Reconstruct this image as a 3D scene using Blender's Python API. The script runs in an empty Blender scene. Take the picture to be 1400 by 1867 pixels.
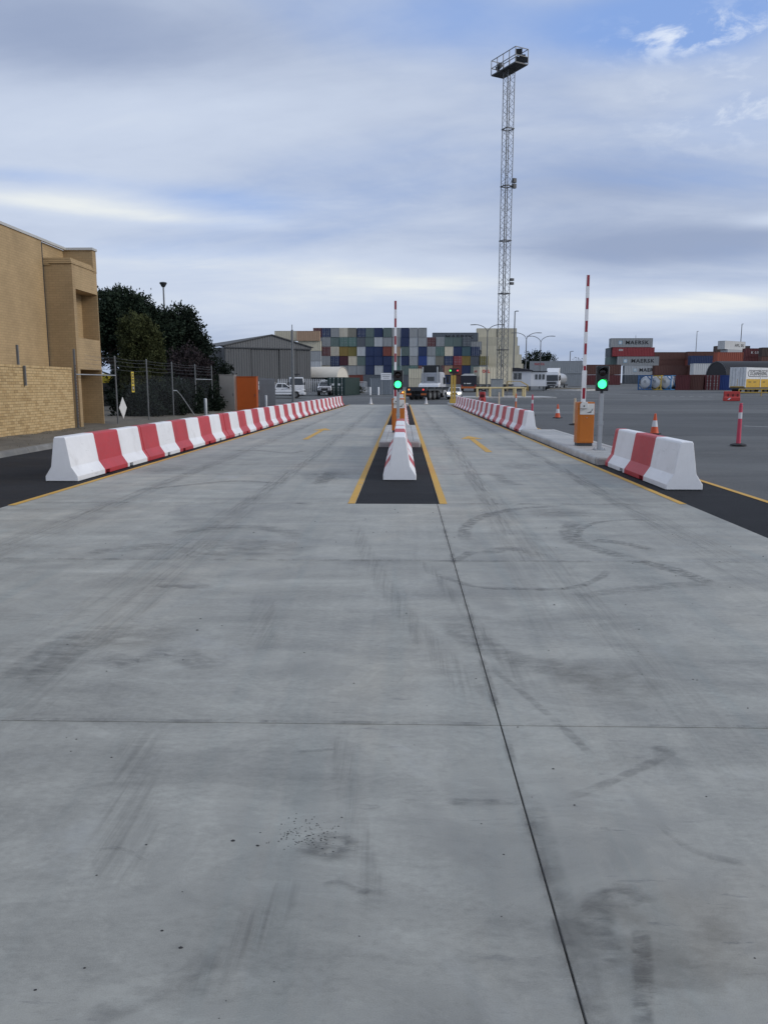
import bpy, math, random
from mathutils import Vector, Matrix
R = math.radians
random.seed(7)
scene = bpy.context.scene
COL = scene.collection

# ------------------------------------------------------------------ camera
CAM_H = 1.7
PITCH, YAW, FPX = R(9.1567), R(1.3842), 1430.0
cam_d = bpy.data.cameras.new('camera')
cam = bpy.data.objects.new('camera', cam_d)
COL.objects.link(cam)
cam.location = (0, 0, CAM_H)
cam.rotation_euler = (R(90) - PITCH, 0, YAW)
cam_d.sensor_fit = 'VERTICAL'
cam_d.sensor_height = 36.0
cam_d.lens = 36.0 * FPX / 1867.0
cam_d.clip_start = 0.05
cam_d.clip_end = 4000
scene.camera = cam
scene.render.resolution_x, scene.render.resolution_y = 767, 1024

# ------------------------------------------------------------------ node helper
class NT:
    def __init__(s, tree): s.t = tree; s.n = tree.nodes; s.l = tree.links
    def add(s, kind, **kw):
        nd = s.n.new(kind)
        for k, v in kw.items(): setattr(nd, k, v)
        return nd
    def put(s, sock, v):
        if v is None: return
        if isinstance(v, bpy.types.NodeSocket): s.l.new(v, sock)
        else:
            if hasattr(sock.default_value, '__len__') and not hasattr(v, '__len__'): v = (v, v, v)
            if hasattr(sock.default_value, '__len__') and len(sock.default_value) == 4 and len(v) == 3: v = (*v, 1)
            sock.default_value = v
    def math(s, op, a, b=None, c=None, clamp=False):
        nd = s.add('ShaderNodeMath', operation=op, use_clamp=clamp)
        for i, v in enumerate((a, b, c)): s.put(nd.inputs[i], v)
        return nd.outputs[0]
    def vmath(s, op, a, b=None):
        nd = s.add('ShaderNodeVectorMath', operation=op)
        s.put(nd.inputs[0], a); s.put(nd.inputs[1], b)
        return nd.outputs[0]
    def noise(s, vec, scale, detail=4, rough=.55, dist=0.0):
        nd = s.add('ShaderNodeTexNoise'); s.put(nd.inputs['Vector'], vec)
        nd.inputs['Scale'].default_value = scale; nd.inputs['Detail'].default_value = detail
        nd.inputs['Roughness'].default_value = rough; nd.inputs['Distortion'].default_value = dist
        return nd.outputs['Fac']
    def ramp(s, v, a, b, lo=0.0, hi=1.0, smooth=True):
        nd = s.add('ShaderNodeMapRange', interpolation_type='SMOOTHSTEP' if smooth else 'LINEAR')
        s.put(nd.inputs[0], v); s.put(nd.inputs[1], a); s.put(nd.inputs[2], b); s.put(nd.inputs[3], lo); s.put(nd.inputs[4], hi)
        return nd.outputs[0]
    def mix(s, fac, a, b, blend='MIX'):
        nd = s.add('ShaderNodeMix', data_type='RGBA', blend_type=blend)
        s.put(nd.inputs[0], fac); s.put(nd.inputs[6], a); s.put(nd.inputs[7], b)
        return nd.outputs[2]
    def mapping(s, vec, loc=(0, 0, 0), rot=(0, 0, 0), scale=(1, 1, 1)):
        nd = s.add('ShaderNodeMapping'); s.put(nd.inputs[0], vec)
        nd.inputs[1].default_value = loc; nd.inputs[2].default_value = rot; nd.inputs[3].default_value = scale
        return nd.outputs[0]

# ------------------------------------------------------------------ world: sky with a broken veil of cloud
SUN_EL, SUN_AZ = R(26), R(104)            # azimuth clockwise from +Y: to the right and a little behind the camera
world = bpy.data.worlds.new('World'); scene.world = world; world.use_nodes = True
w = NT(world.node_tree); w.n.clear()
wout = w.add('ShaderNodeOutputWorld'); bg = w.add('ShaderNodeBackground'); bg.inputs[1].default_value = 0.10
w.l.new(bg.outputs[0], wout.inputs[0])
sky = w.add('ShaderNodeTexSky', sky_type='NISHITA', sun_disc=False)
sky.sun_elevation = SUN_EL; sky.sun_rotation = SUN_AZ
sky.air_density = 1.0; sky.dust_density = 0.6; sky.ozone_density = 1.6
dirv = w.add('ShaderNodeTexCoord').outputs['Generated']
sep = w.add('ShaderNodeSeparateXYZ'); w.l.new(dirv, sep.inputs[0])
dx, dy, dz = sep.outputs
az = w.math('MULTIPLY', w.math('ARCTAN2', dx, dy), 57.2958)
el = w.math('MULTIPLY', w.math('ARCSINE', dz), 57.2958)
zz = w.math('ADD', w.math('MAXIMUM', dz, 0.0), 0.19)
comb = w.add('ShaderNodeCombineXYZ')
w.put(comb.inputs[0], w.math('DIVIDE', dx, zz)); w.put(comb.inputs[1], w.math('DIVIDE', dy, zz))
plane = comb.outputs[0]
p1 = w.mapping(plane, loc=(3.1, 1.7, 0), rot=(0, 0, R(12)), scale=(0.62, 0.95, 1))
n_big = w.noise(p1, 0.9, 7, 0.5, 0.7)
n_mid = w.noise(w.mapping(plane, loc=(7.3, 4.2, 2), rot=(0, 0, R(-9)), scale=(0.75, 1.5, 1)), 1.6, 8, 0.56, 0.5)
n_fin = w.noise(w.mapping(plane, loc=(1.3, 9.2, 5), scale=(1, 1.25, 1)), 6.5, 6, 0.6, 0.4)
def blob(a, e, sa, se, amp):
    u = w.math('DIVIDE', w.math('SUBTRACT', az, a), sa); v = w.math('DIVIDE', w.math('SUBTRACT', el, e), se)
    q = w.math('ADD', w.math('MULTIPLY', u, u), w.math('MULTIPLY', v, v))
    return w.math('MULTIPLY', w.math('POWER', 2.71828, w.math('MULTIPLY', q, -1.0)), amp)
def total(xs):
    o = xs[0]
    for x in xs[1:]: o = w.math('ADD', o, x)
    return o
cover = total([w.math('MULTIPLY', n_big, 0.55), w.math('MULTIPLY', n_mid, 0.22), w.math('MULTIPLY', n_fin, 0.05), 0.31,
               blob(18, 21.8, 7, 2.0, -0.42), blob(5, 23, 10, 2.6, -0.20), blob(23, 16.5, 6, 3, -0.12), blob(-24, 13.0, 8, 0.8, -0.20),
               blob(-12, 12.2, 5, 0.8, -0.14), blob(0, 2.0, 60, 2.2, -0.12)])
cmask = w.ramp(cover, 0.36, 0.70)
light = total([w.math('MULTIPLY', n_mid, 0.46), w.math('MULTIPLY', n_fin, 0.09), w.math('MULTIPLY', n_big, 0.30), 0.06,
               blob(-23, 11.5, 7, 0.7, 0.34), blob(-15.5, 10.9, 4, 0.45, 0.16), blob(-10.5, 11.1, 2.5, 0.5, 0.18), blob(1, 7.0, 8, 0.8, 0.24), blob(18, 5.2, 9, 0.9, 0.30), blob(-14, 8.4, 12, 0.8, 0.18), blob(25, 10.2, 3, 0.4, 0.26),
               blob(-6, 6.0, 26, 2.4, 0.12), blob(-14, 16.5, 10, 2.5, 0.12), blob(18, 9.2, 9, 1.4, -0.40), blob(13, 13, 8, 2, -0.16), blob(-22, 21, 13, 3, -0.26), blob(-5, 2.0, 40, 1.5, -0.18)])
shade = w.ramp(light, 0.10, 1.0, smooth=False)
c_dark = (2.85, 3.45, 4.85); c_lite = (5.4, 6.05, 7.25); c_warm = (8.5, 8.6, 7.9)
ccol = w.mix(w.ramp(shade, 0.05, 0.60), c_dark, c_lite)
ccol = w.mix(w.ramp(shade, 0.52, 0.95), ccol, c_warm)
# little bright puffs in the blue gap, upper right
puff = w.math('MULTIPLY', w.ramp(w.noise(w.mapping(plane, loc=(4.4, 2.1, 1)), 10.5, 7, 0.62, 0.3), 0.47, 0.68),
              w.math('ADD', blob(18.6, 21.0, 4.6, 1.1, 0.85), blob(22, 17, 6, 2.2, 0.45), clamp=True))
blue = w.mix(1.0, sky.outputs[0], (0.80, 0.92, 1.12), 'MULTIPLY')
blue = w.mix(0.7, blue, (2.7, 4.2, 7.9))
low = w.ramp(el, -1.0, 9.0)
blue = w.mix(low, w.mix(0.75, blue, (3.9, 4.8, 6.3)), blue)
col = w.mix(w.math('MULTIPLY', cmask, 0.94), blue, ccol)
col = w.mix(puff, col, (7.6, 8.1, 8.8))
gnd = w.ramp(el, -3.0, -0.5)
col = w.mix(gnd, (1.6, 1.7, 1.8), col)
w.l.new(col, bg.inputs[0])

world.cycles.sampling_method = 'MANUAL'; world.cycles.sample_map_resolution = 256

# ------------------------------------------------------------------ sun behind thin cloud
sd = bpy.data.lights.new('sun', 'SUN'); sd.energy = 1.3; sd.angle = R(22); sd.color = (1.0, 0.93, 0.84)
sun = bpy.data.objects.new('sun', sd); COL.objects.link(sun)
sv = Vector((math.sin(SUN_AZ) * math.cos(SUN_EL), math.cos(SUN_AZ) * math.cos(SUN_EL), math.sin(SUN_EL)))
sun.rotation_euler = sv.to_track_quat('Z', 'Y').to_euler()
vs = scene.view_settings
vs.view_transform = 'Standard'; vs.look = 'None'; vs.exposure = 0.18; vs.gamma = 1.0; vs.use_curve_mapping = False
cy = scene.cycles; cy.max_bounces = 5; cy.diffuse_bounces = 3; cy.glossy_bounces = 2; cy.transmission_bounces = 2; cy.transparent_max_bounces = 12

# ------------------------------------------------------------------ measuring helpers (photograph row / column to a point at a known distance)
RC = Matrix.Rotation(YAW, 3, 'Z') @ Matrix.Rotation(-PITCH, 3, 'X')
def gz(y):
    if y <= 70: return 0.0
    if y < 82: return 0.014 * (y - 70) ** 2 / 24
    if y < 262: return 0.014 * (y - 76)
    return 0.014 * 186
def at(px, py, y):
    r = RC @ Vector((px - 700.0, FPX, 933.5 - py)); t = y / r.y
    return Vector((r.x * t, y, CAM_H + r.z * t))
def gx(px, y): return at(px, 703, y).x
def hz(py, y): return at(735, py, y).z
def fl(px, py, z=0.0):
    r = RC @ Vector((px - 700.0, FPX, 933.5 - py)); t = (z - CAM_H) / r.z
    return Vector((r.x * t, r.y * t, z))

# ------------------------------------------------------------------ materials
MATS = {}
def principled(name):
    m = bpy.data.materials.new(name); m.use_nodes = True
    t = NT(m.node_tree); b = t.n['Principled BSDF']
    return m, t, b
def M(name, col=None, rough=0.6, metal=0.0, var=0.18, scale=2.5, dirt=0.0, bump=0.0, bscale=40, emit=0, scuff=0.0, dirtcol=(0.09, 0.075, 0.06), streak=False, rnd=0.0):
    if name in MATS: return MATS[name]
    m, t, b = principled(name); MATS[name] = m
    oc = t.add('ShaderNodeTexCoord').outputs['Object']
    c = (*col, 1)
    if streak: pv = t.mapping(oc, scale=(3, 3, 0.35))
    else: pv = oc
    n1 = t.noise(pv, scale, 6, 0.6)
    n2 = t.noise(oc, scale * 9, 4, 0.6)
    k = t.math('ADD', t.ramp(n1, 0.25, 0.75, 1 - var, 1 + var, False), t.ramp(n2, 0.2, 0.8, -var * .4, var * .4, False))
    if rnd:
        k = t.math('MULTIPLY', k, t.ramp(t.add('ShaderNodeObjectInfo').outputs['Random'], 0, 1, 1 - rnd, 1 + rnd, False))
    cc = t.mix(1.0, c, k, 'MULTIPLY')
    if dirt:
        dn = t.noise(t.mapping(pv, loc=(5, 3, 1)), scale * 1.7, 8, 0.65)
        cc = t.mix(t.ramp(dn, 0.52, 0.78, 0, dirt), cc, (*dirtcol, 1))
    if scuff:
        sn = t.noise(t.mapping(oc, loc=(2, 7, 4), scale=(1, .55, 5)), 2.4, 8, .7, .4); sm = t.noise(oc, .9, 3, .5)
        cc = t.mix(t.math('MULTIPLY', t.ramp(sn, .60, .68, 0, scuff), t.ramp(sm, .45, .62)), cc, (.10, .10, .10, 1))
    t.put(b.inputs['Base Color'], cc)
    t.put(b.inputs['Roughness'], t.ramp(n2, 0.2, 0.8, max(0.02, rough - .07), min(1, rough + .07), False))
    b.inputs['Metallic'].default_value = metal
    if bump:
        bn = t.add('ShaderNodeBump'); bn.inputs['Strength'].default_value = bump; bn.inputs['Distance'].default_value = 0.01
        t.put(bn.inputs['Height'], t.noise(oc, bscale, 5, 0.6)); t.l.new(bn.outputs[0], b.inputs['Normal'])
    if emit:
        b.inputs['Emission Color'].default_value = c; b.inputs['Emission Strength'].default_value = emit
    return m
def glass(name='tinted_glass', col=(0.02, 0.025, 0.03)):
    if name in MATS: return MATS[name]
    m, t, b = principled(name); MATS[name] = m
    b.inputs['Base Color'].default_value = (*col, 1); b.inputs['Roughness'].default_value = 0.05
    b.inputs['Specular IOR Level'].default_value = 0.7
    return m

def concrete_mat(name='concrete', base=(0.338, 0.337, 0.305)):
    if name in MATS: return MATS[name]
    m, t, b = principled(name); MATS[name] = m
    oc = t.add('ShaderNodeNewGeometry').outputs['Position']
    big = t.noise(t.mapping(oc, loc=(3, 8, 0), rot=(0, 0, .3), scale=(.8, .55, 1)), 0.42, 5, 0.62, 0.6)
    mid = t.noise(t.mapping(oc, loc=(1, 2, 0), scale=(.8, 1.5, 1)), 1.3, 7, 0.66, 1.1)
    acr = t.noise(t.mapping(oc, scale=(.28, 2.6, 1)), 1.0, 6, 0.64, 0.5)
    lon = t.noise(t.mapping(oc, loc=(9, 0, 0), scale=(3.4, .14, 1)), 1.3, 5, 0.6, 0.4)
    fin = t.noise(t.mapping(oc, scale=(1, 1.6, 1)), 22, 7, 0.72)
    grit = t.noise(oc, 230, 2, 0.6)
    k = total_([t, t.ramp(big, .3, .7, -.13, .13, False), t.ramp(mid, .3, .72, -.19, .15, False), t.ramp(acr, .3, .7, -.13, .08, False),
                t.ramp(lon, .3, .7, -.08, .06, False), t.ramp(fin, .25, .75, -.15, .14, False), t.ramp(grit, .25, .75, -.10, .10, False), 1.0])
    k = t.math('MULTIPLY', k, t.ramp(t.add('ShaderNodeObjectInfo').outputs['Random'], 0, 1, .96, 1.05, False))
    c = t.mix(1.0, (*base, 1), k, 'MULTIPLY')
    # warm and cool curing patches, pale laitance
    c = t.mix(t.ramp(big, .48, .66, 0, .7), c, t.mix(1.0, c, (1.04, 0.985, 0.93), 'MULTIPLY'))
    c = t.mix(t.ramp(lon, .5, .3, 0, .6), c, t.mix(1.0, c, (.95, 1.01, 1.04), 'MULTIPLY'))
    pale = t.ramp(t.noise(t.mapping(oc, loc=(2, 31, 0), scale=(1, .7, 1)), 1.9, 6, .70, .9), .56, .74, 0, .22)
    c = t.mix(pale, c, (.44, .455, .455, 1))
    # sharp-edged dry and damp mottling, trowel flecks
    pm = t.noise(t.mapping(oc, loc=(6, 17, 0), scale=(.75, 1.15, 1)), 1.5, 9, .70, .8)
    c = t.mix(t.ramp(pm, .50, .535, 0, .26), c, t.mix(1.0, c, (.70, .705, .715), 'MULTIPLY'))
    c = t.mix(t.ramp(pm, .435, .405, 0, .24), c, t.mix(1.0, c, (1.30, 1.32, 1.32), 'MULTIPLY'))
    fk = t.noise(t.mapping(oc, loc=(3, 3, 0), scale=(1.3, 7, 1)), 2.6, 8, .72, .3)
    c = t.mix(t.math('MULTIPLY', t.ramp(fk, .60, .66, 0, .5), t.ramp(big, .42, .60)), c, (.115, .12, .125, 1))
    # rubbed dark tyre haze, broken up
    rub = t.math('MULTIPLY', t.ramp(t.noise(t.mapping(oc, loc=(11, 3, 0), scale=(.9, .5, 1)), .8, 4, .6, 1.2), .50, .72), t.ramp(t.math('ADD', t.math('MULTIPLY', acr, .6), t.math('MULTIPLY', fin, .45)), .42, .66))
    c = t.mix(t.math('MULTIPLY', rub, .40), c, (.10, .105, .11, 1))
    # flecks of grit and oil
    vo = t.add('ShaderNodeTexVoronoi'); t.put(vo.inputs['Vector'], oc); vo.inputs['Scale'].default_value = 2.6
    vc = t.add('ShaderNodeSeparateColor'); t.l.new(vo.outputs['Color'], vc.inputs[0])
    sp = t.math('MULTIPLY', t.math('LESS_THAN', t.math('ADD', vo.outputs['Distance'], t.math('MULTIPLY', fin, .018)), t.math('MULTIPLY', vc.outputs[1], .032)),
                t.math('GREATER_THAN', vc.outputs[0], .60))
    c = t.mix(t.math('MULTIPLY', sp, .7), c, (.05, .05, .052, 1))
    t.put(b.inputs['Base Color'], c)
    t.put(b.inputs['Roughness'], t.ramp(mid, .3, .7, .50, .72, False))
    b.inputs['Specular IOR Level'].default_value = .45
    bn = t.add('ShaderNodeBump'); bn.inputs['Strength'].default_value = .25; bn.inputs['Distance'].default_value = .004
    t.put(bn.inputs['Height'], fin); t.l.new(bn.outputs[0], b.inputs['Normal'])
    return m
def total_(xs):
    t = xs[0]; o = xs[1]
    for x in xs[2:]: o = t.math('ADD', o, x)
    return o

def asphalt_mat(name, base, patch=.25, spec=.35, dk=1.0):
    if name in MATS: return MATS[name]
    m, t, b = principled(name); MATS[name] = m
    oc = t.add('ShaderNodeNewGeometry').outputs['Position']
    big = t.noise(t.mapping(oc, scale=(.5, 1, 1)), .16, 5, .62, .8)
    mid = t.noise(t.mapping(oc, scale=(.5, 1.4, 1)), .9, 8, .65, .5)
    fin = t.noise(oc, 60, 3, .75)
    agg = t.add('ShaderNodeTexVoronoi'); t.put(agg.inputs['Vector'], oc); agg.inputs['Scale'].default_value = 95
    ac = t.add('ShaderNodeSeparateColor'); t.l.new(agg.outputs['Color'], ac.inputs[0])
    k = total_([t, t.ramp(big, .3, .7, -patch, patch, False), t.ramp(mid, .3, .7, -patch * .6, patch * .6, False),
                t.ramp(fin, .2, .8, -.18, .18, False), t.ramp(ac.outputs[0], 0, 1, -.22, .26, False), 1.0])
    c = t.mix(1.0, (*base, 1), k, 'MULTIPLY')
    dust = t.ramp(t.noise(t.mapping(oc, loc=(4, 9, 0), scale=(.5, 2.2, 1)), .5, 8, .65, .6), .52, .74, 0, .35)
    c = t.mix(dust, c, (base[0] * 1.75 * dk, base[1] * 1.7 * dk, base[2] * 1.6 * dk, 1))
    t.put(b.inputs['Base Color'], c)
    t.put(b.inputs['Roughness'], t.ramp(mid, .3, .7, .68, .88, False)); b.inputs['Specular IOR Level'].default_value = spec
    bn = t.add('ShaderNodeBump'); bn.inputs['Strength'].default_value = .5; bn.inputs['Distance'].default_value = .006
    t.put(bn.inputs['Height'], t.math('ADD', fin, agg.outputs['Distance'])); t.l.new(bn.outputs[0], b.inputs['Normal'])
    return m

def stain_mat(name, col, strength, sx=6, sy=6, lo=.35, hi=.62, rough=.6):
    if name in MATS: return MATS[name]
    m, t, b = principled(name); MATS[name] = m
    oc = t.add('ShaderNodeNewGeometry').outputs['Position']
    f = t.add('ShaderNodeAttribute'); f.attribute_name = 'fade'
    n = t.noise(t.mapping(oc, scale=(sx, sy, 1)), 1.0, 8, .68, .6)
    a = t.math('MULTIPLY', t.math('MULTIPLY', f.outputs['Fac'], t.ramp(n, lo, hi)), strength)
    b.inputs['Base Color'].default_value = (*col, 1); b.inputs['Roughness'].default_value = rough
    t.put(b.inputs['Alpha'], a)
    return m

def paint_line_mat(name, col):
    if name in MATS: return MATS[name]
    m, t, b = principled(name); MATS[name] = m
    oc = t.add('ShaderNodeNewGeometry').outputs['Position']
    n = t.noise(oc, 5, 9, .7); n2 = t.noise(oc, 60, 5, .7)
    c = t.mix(1.0, (*col, 1), t.ramp(n, .3, .7, .82, 1.12, False), 'MULTIPLY')
    wear = t.ramp(t.math('ADD', n, t.math('MULTIPLY', n2, .3)), .68, .82, 0, .75)
    c = t.mix(wear, c, (.20, .20, .20, 1))
    t.put(b.inputs['Base Color'], c); b.inputs['Roughness'].default_value = .7
    return m

def brick_mat(name, c1, c2, mort, facing, bump=.35):
    """brick courses in relief; facing: 'X' when the wall's normal is along X, 'Y' along Y"""
    if name in MATS: return MATS[name]
    m, t, b = principled(name); MATS[name] = m
    pos = t.add('ShaderNodeNewGeometry').outputs['Position']
    s = t.add('ShaderNodeSeparateXYZ'); t.l.new(pos, s.inputs[0])
    cb = t.add('ShaderNodeCombineXYZ'); t.put(cb.inputs[0], s.outputs[1 if facing == 'X' else 0]); t.put(cb.inputs[1], s.outputs[2])
    br = t.add('ShaderNodeTexBrick'); t.put(br.inputs['Vector'], cb.outputs[0])
    br.inputs['Color1'].default_value = (*c1, 1); br.inputs['Color2'].default_value = (*c2, 1); br.inputs['Mortar'].default_value = (*mort, 1)
    br.inputs['Scale'].default_value = 1.0; br.inputs['Brick Width'].default_value = .24; br.inputs['Row Height'].default_value = .086
    br.inputs['Mortar Size'].default_value = .006; br.inputs['Mortar Smooth'].default_value = .4
    n = t.noise(pos, .8, 8, .65, .4); n2 = t.noise(t.mapping(pos, scale=(1, 1, .25)), 1.3, 7, .6)
    c = t.mix(1.0, br.outputs['Color'], t.math('ADD', t.ramp(n, .3, .7, .84, 1.08, False), t.ramp(n2, .3, .7, -.06, .06, False)), 'MULTIPLY')
    t.put(b.inputs['Base Color'], c); b.inputs['Roughness'].default_value = .85
    bn = t.add('ShaderNodeBump'); bn.inputs['Strength'].default_value = bump; bn.inputs['Distance'].default_value = .008
    t.put(bn.inputs['Height'], t.math('SUBTRACT', t.math('MULTIPLY', t.noise(pos, 30, 5, .6), .4), br.outputs['Fac'])); t.l.new(bn.outputs[0], b.inputs['Normal'])
    return m

def corrugated_mat(name, col, pitch=.25, axis='X', var=.12, rough=.55, dirt=.2):
    if name in MATS: return MATS[name]
    m = M(name, col, rough, 0, var, .8, dirt, streak=True)
    return m

# ------------------------------------------------------------------ mesh helper
class MB:
    def __init__(s): s.v = []; s.f = []; s.m = []; s.fade = None
    def face(s, idx, mi=0): s.f.append(tuple(idx)); s.m.append(mi)
    def ring(s, pts): i = len(s.v); s.v.extend([tuple(p) for p in pts]); return list(range(i, i + len(pts)))
    def bridge(s, a, b, mi=0, closed=True):
        n = len(a)
        for i in range(n if closed else n - 1):
            j = (i + 1) % n; s.face((a[i], a[j], b[j], b[i]), mi)
    def box(s, x0, x1, y0, y1, z0, z1, mi=0):
        a = s.ring([(x0, y0, z0), (x1, y0, z0), (x1, y1, z0), (x0, y1, z0)])
        b = s.ring([(x0, y0, z1), (x1, y0, z1), (x1, y1, z1), (x0, y1, z1)])
        s.face(a[::-1], mi); s.face(b, mi); s.bridge(a, b, mi); return s
    def cbox(s, c, d, mi=0):
        return s.box(c[0] - d[0] / 2, c[0] + d[0] / 2, c[1] - d[1] / 2, c[1] + d[1] / 2, c[2] - d[2] / 2, c[2] + d[2] / 2, mi)
    def tube(s, p0, p1, r0, r1=None, n=8, mi=0, caps=True):
        r1 = r0 if r1 is None else r1
        p0, p1 = Vector(p0), Vector(p1); d = (p1 - p0)
        if d.length < 1e-9: return s
        q = d.to_track_quat('Z', 'Y')
        A = [p0 + q @ Vector((r0 * math.cos(2 * math.pi * i / n), r0 * math.sin(2 * math.pi * i / n), 0)) for i in range(n)]
        B = [p1 + q @ Vector((r1 * math.cos(2 * math.pi * i / n), r1 * math.sin(2 * math.pi * i / n), 0)) for i in range(n)]
        a, b = s.ring(A), s.ring(B); s.bridge(a, b, mi)
        if caps: s.face(a[::-1], mi); s.face(b, mi)
        return s
    def path(s, pts, r, n=6, mi=0):
        for i in range(len(pts) - 1): s.tube(pts[i], pts[i + 1], r, r, n, mi)
        return s
    def beam(s, p0, p1, w, h, mi=0):
        p0, p1 = Vector(p0), Vector(p1); q = (p1 - p0).to_track_quat('Y', 'Z')
        o = [Vector((-w / 2, 0, -h / 2)), Vector((w / 2, 0, -h / 2)), Vector((w / 2, 0, h / 2)), Vector((-w / 2, 0, h / 2))]
        a = s.ring([p0 + q @ k for k in o]); b = s.ring([p1 + q @ k for k in o])
        s.bridge(a, b, mi); s.face(a[::-1], mi); s.face(b, mi); return s
    def lathe(s, prof, n=16, c=(0, 0, 0), mi=0, mis=None):
        prev = None
        for k, (r, z) in enumerate(prof):
            cur = s.ring([(c[0] + r * math.cos(2 * math.pi * i / n), c[1] + r * math.sin(2 * math.pi * i / n), c[2] + z) for i in range(n)])
            if prev: s.bridge(prev, cur, mis[k - 1] if mis else mi)
            else: s.face(cur[::-1], mis[0] if mis else mi)
            prev = cur
        s.face(prev, mis[-1] if mis else mi); return s
    def hull(s, pts, mi=0):
        """side outline [(x, z, half width)] mirrored in y"""
        a = s.ring([(x, -h, z) for x, z, h in pts]); b = s.ring([(x, h, z) for x, z, h in pts])
        s.bridge(a, b, mi); s.face(a[::-1], mi); s.face(b, mi); return s
    def prism(s, poly, axis, lo, hi, mi=0):
        def P(u, v, w_):
            return (w_, u, v) if axis == 'X' else (u, w_, v) if axis == 'Y' else (u, v, w_)
        a = s.ring([P(u, v, lo) for u, v in poly]); b = s.ring([P(u, v, hi) for u, v in poly])
        s.bridge(a, b, mi); s.face(a[::-1], mi); s.face(b, mi); return s
    def mesh(s, name, mats):
        me = bpy.data.meshes.new(name); me.from_pydata(s.v, [], s.f)
        for m in (mats if isinstance(mats, (list, tuple)) else [mats]): me.materials.append(m)
        me.polygons.foreach_set('material_index', s.m)
        if s.fade is not None:
            at_ = me.attributes.new('fade', 'FLOAT', 'POINT'); at_.data.foreach_set('value', s.fade)
        me.validate(); me.update()
        import bmesh
        if len(s.f) < 60000 and s.fade is None:
            bm = bmesh.new(); bm.from_mesh(me); bmesh.ops.recalc_face_normals(bm, faces=bm.faces); bm.to_mesh(me); bm.free()
        return me
    def build(s, name, mats, parent=None, smooth=False, bevel=0, loc=None, rotz=None):
        me = s.mesh(name, mats)
        o = link(name, me, parent, loc, rotz)
        if smooth: smooth_mesh(me)
        if bevel:
            b = o.modifiers.new('bevel', 'BEVEL'); b.width = bevel; b.segments = 2; b.limit_method = 'ANGLE'; b.angle_limit = R(35)
        return o
def smooth_mesh(me, ang=40):
    me.polygons.foreach_set('use_smooth', [True] * len(me.polygons))
    try: me.set_sharp_from_angle(angle=R(ang))
    except Exception: pass
def link(name, data, parent=None, loc=None, rotz=None):
    o = bpy.data.objects.new(name, data); COL.objects.link(o)
    if parent: o.parent = parent
    if loc is not None: o.location = loc
    if rotz is not None: o.rotation_euler = (0, 0, rotz)
    return o
def tag(o, label, cat, group=None):
    o['label'] = label; o['category'] = cat
    if group: o['group'] = group
    return o
def struct(o, label=None):
    o['kind'] = 'structure'
    if label: o['label'] = label
    return o
def thing(name, label, cat, loc, rotz=0.0, group=None):
    o = link(name, None, None, loc, rotz); o.empty_display_size = .2
    return tag(o, label, cat, group)
def copy_tree(o, parent=None):
    c = o.copy(); COL.objects.link(c); c.parent = parent
    for ch in o.children: copy_tree(ch, c)
    return c
def lettering(s, size, mat, parent, loc, rot, name='lettering', bold=.0, sx=1.0, align='CENTER'):
    cu = bpy.data.curves.new('tmp_text', 'FONT'); cu.body = s; cu.size = size; cu.align_x = align; cu.align_y = 'CENTER'; cu.offset = bold
    cu.space_character = 1.0 + bold * 5; cu.resolution_u = 3; cu.extrude = .004
    tmp = bpy.data.objects.new('tmp_text', cu); COL.objects.link(tmp)
    bpy.context.view_layer.update()
    me = bpy.data.meshes.new_from_object(tmp.evaluated_get(bpy.context.evaluated_depsgraph_get()))
    bpy.data.objects.remove(tmp); bpy.data.curves.remove(cu)
    me.materials.clear(); me.materials.append(mat)
    o = link(name, me, parent, loc); o.rotation_euler = rot; o.scale = (sx, 1, 1)
    return o
ORD = ['first', 'second', 'third', 'fourth', 'fifth', 'sixth', 'seventh', 'eighth', 'ninth', 'tenth', 'eleventh', 'twelfth', 'thirteenth',
       'fourteenth', 'fifteenth', 'sixteenth', 'seventeenth', 'eighteenth', 'nineteenth', 'twentieth']

# palette
WHITE = M('white_paint', (.78, .79, .81), .5, var=.07, scale=1.6, dirt=.30, dirtcol=(.40, .385, .37), bump=.2, bscale=35, scuff=.45, rnd=.03)
RED = M('red_paint', (.46, .040, .050), .5, var=.14, scale=1.6, dirt=.22, dirtcol=(.27, .10, .10), bump=.2, bscale=35, scuff=.35, rnd=.08)
GALV = M('galvanised_steel', (.36, .38, .40), .45, .35, .12, 4)
DSTEEL = M('dark_steel', (.055, .06, .068), .5, .3, .15, 4)
GREYST = M('grey_steel', (.15, .158, .165), .5, .3, .15, 3)
BLACK = M('black_rubber', (.018, .018, .02), .75, var=.2, scale=6)
YELLOWP = M('yellow_steel', (.50, .33, .06), .5, var=.12, scale=2, dirt=.2)
YPALE = M('faded_yellow_steel', (.58, .47, .25), .6, var=.12, scale=2, dirt=.25)
ORANGE = M('orange_powder_coat', (.50, .145, .012), .45, var=.08, scale=2, dirt=.08)
VWHITE = M('vehicle_white', (.74, .75, .77), .25, var=.03, scale=1, dirt=.1, dirtcol=(.4, .38, .35))
GLASS = glass()
CONC = concrete_mat()
KERB = concrete_mat('kerb_concrete', (.43, .43, .42))
LINE_Y = paint_line_mat('yellow_line_paint', (.60, .345, .055))
LINE_W = paint_line_mat('white_line_paint', (.62, .63, .63))
ASPH_OLD = asphalt_mat('old_asphalt', (.100, .104, .104), .34)
ASPH_NEW = asphalt_mat('new_asphalt', (.023, .024, .027), .40, .12, 1.7)

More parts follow.
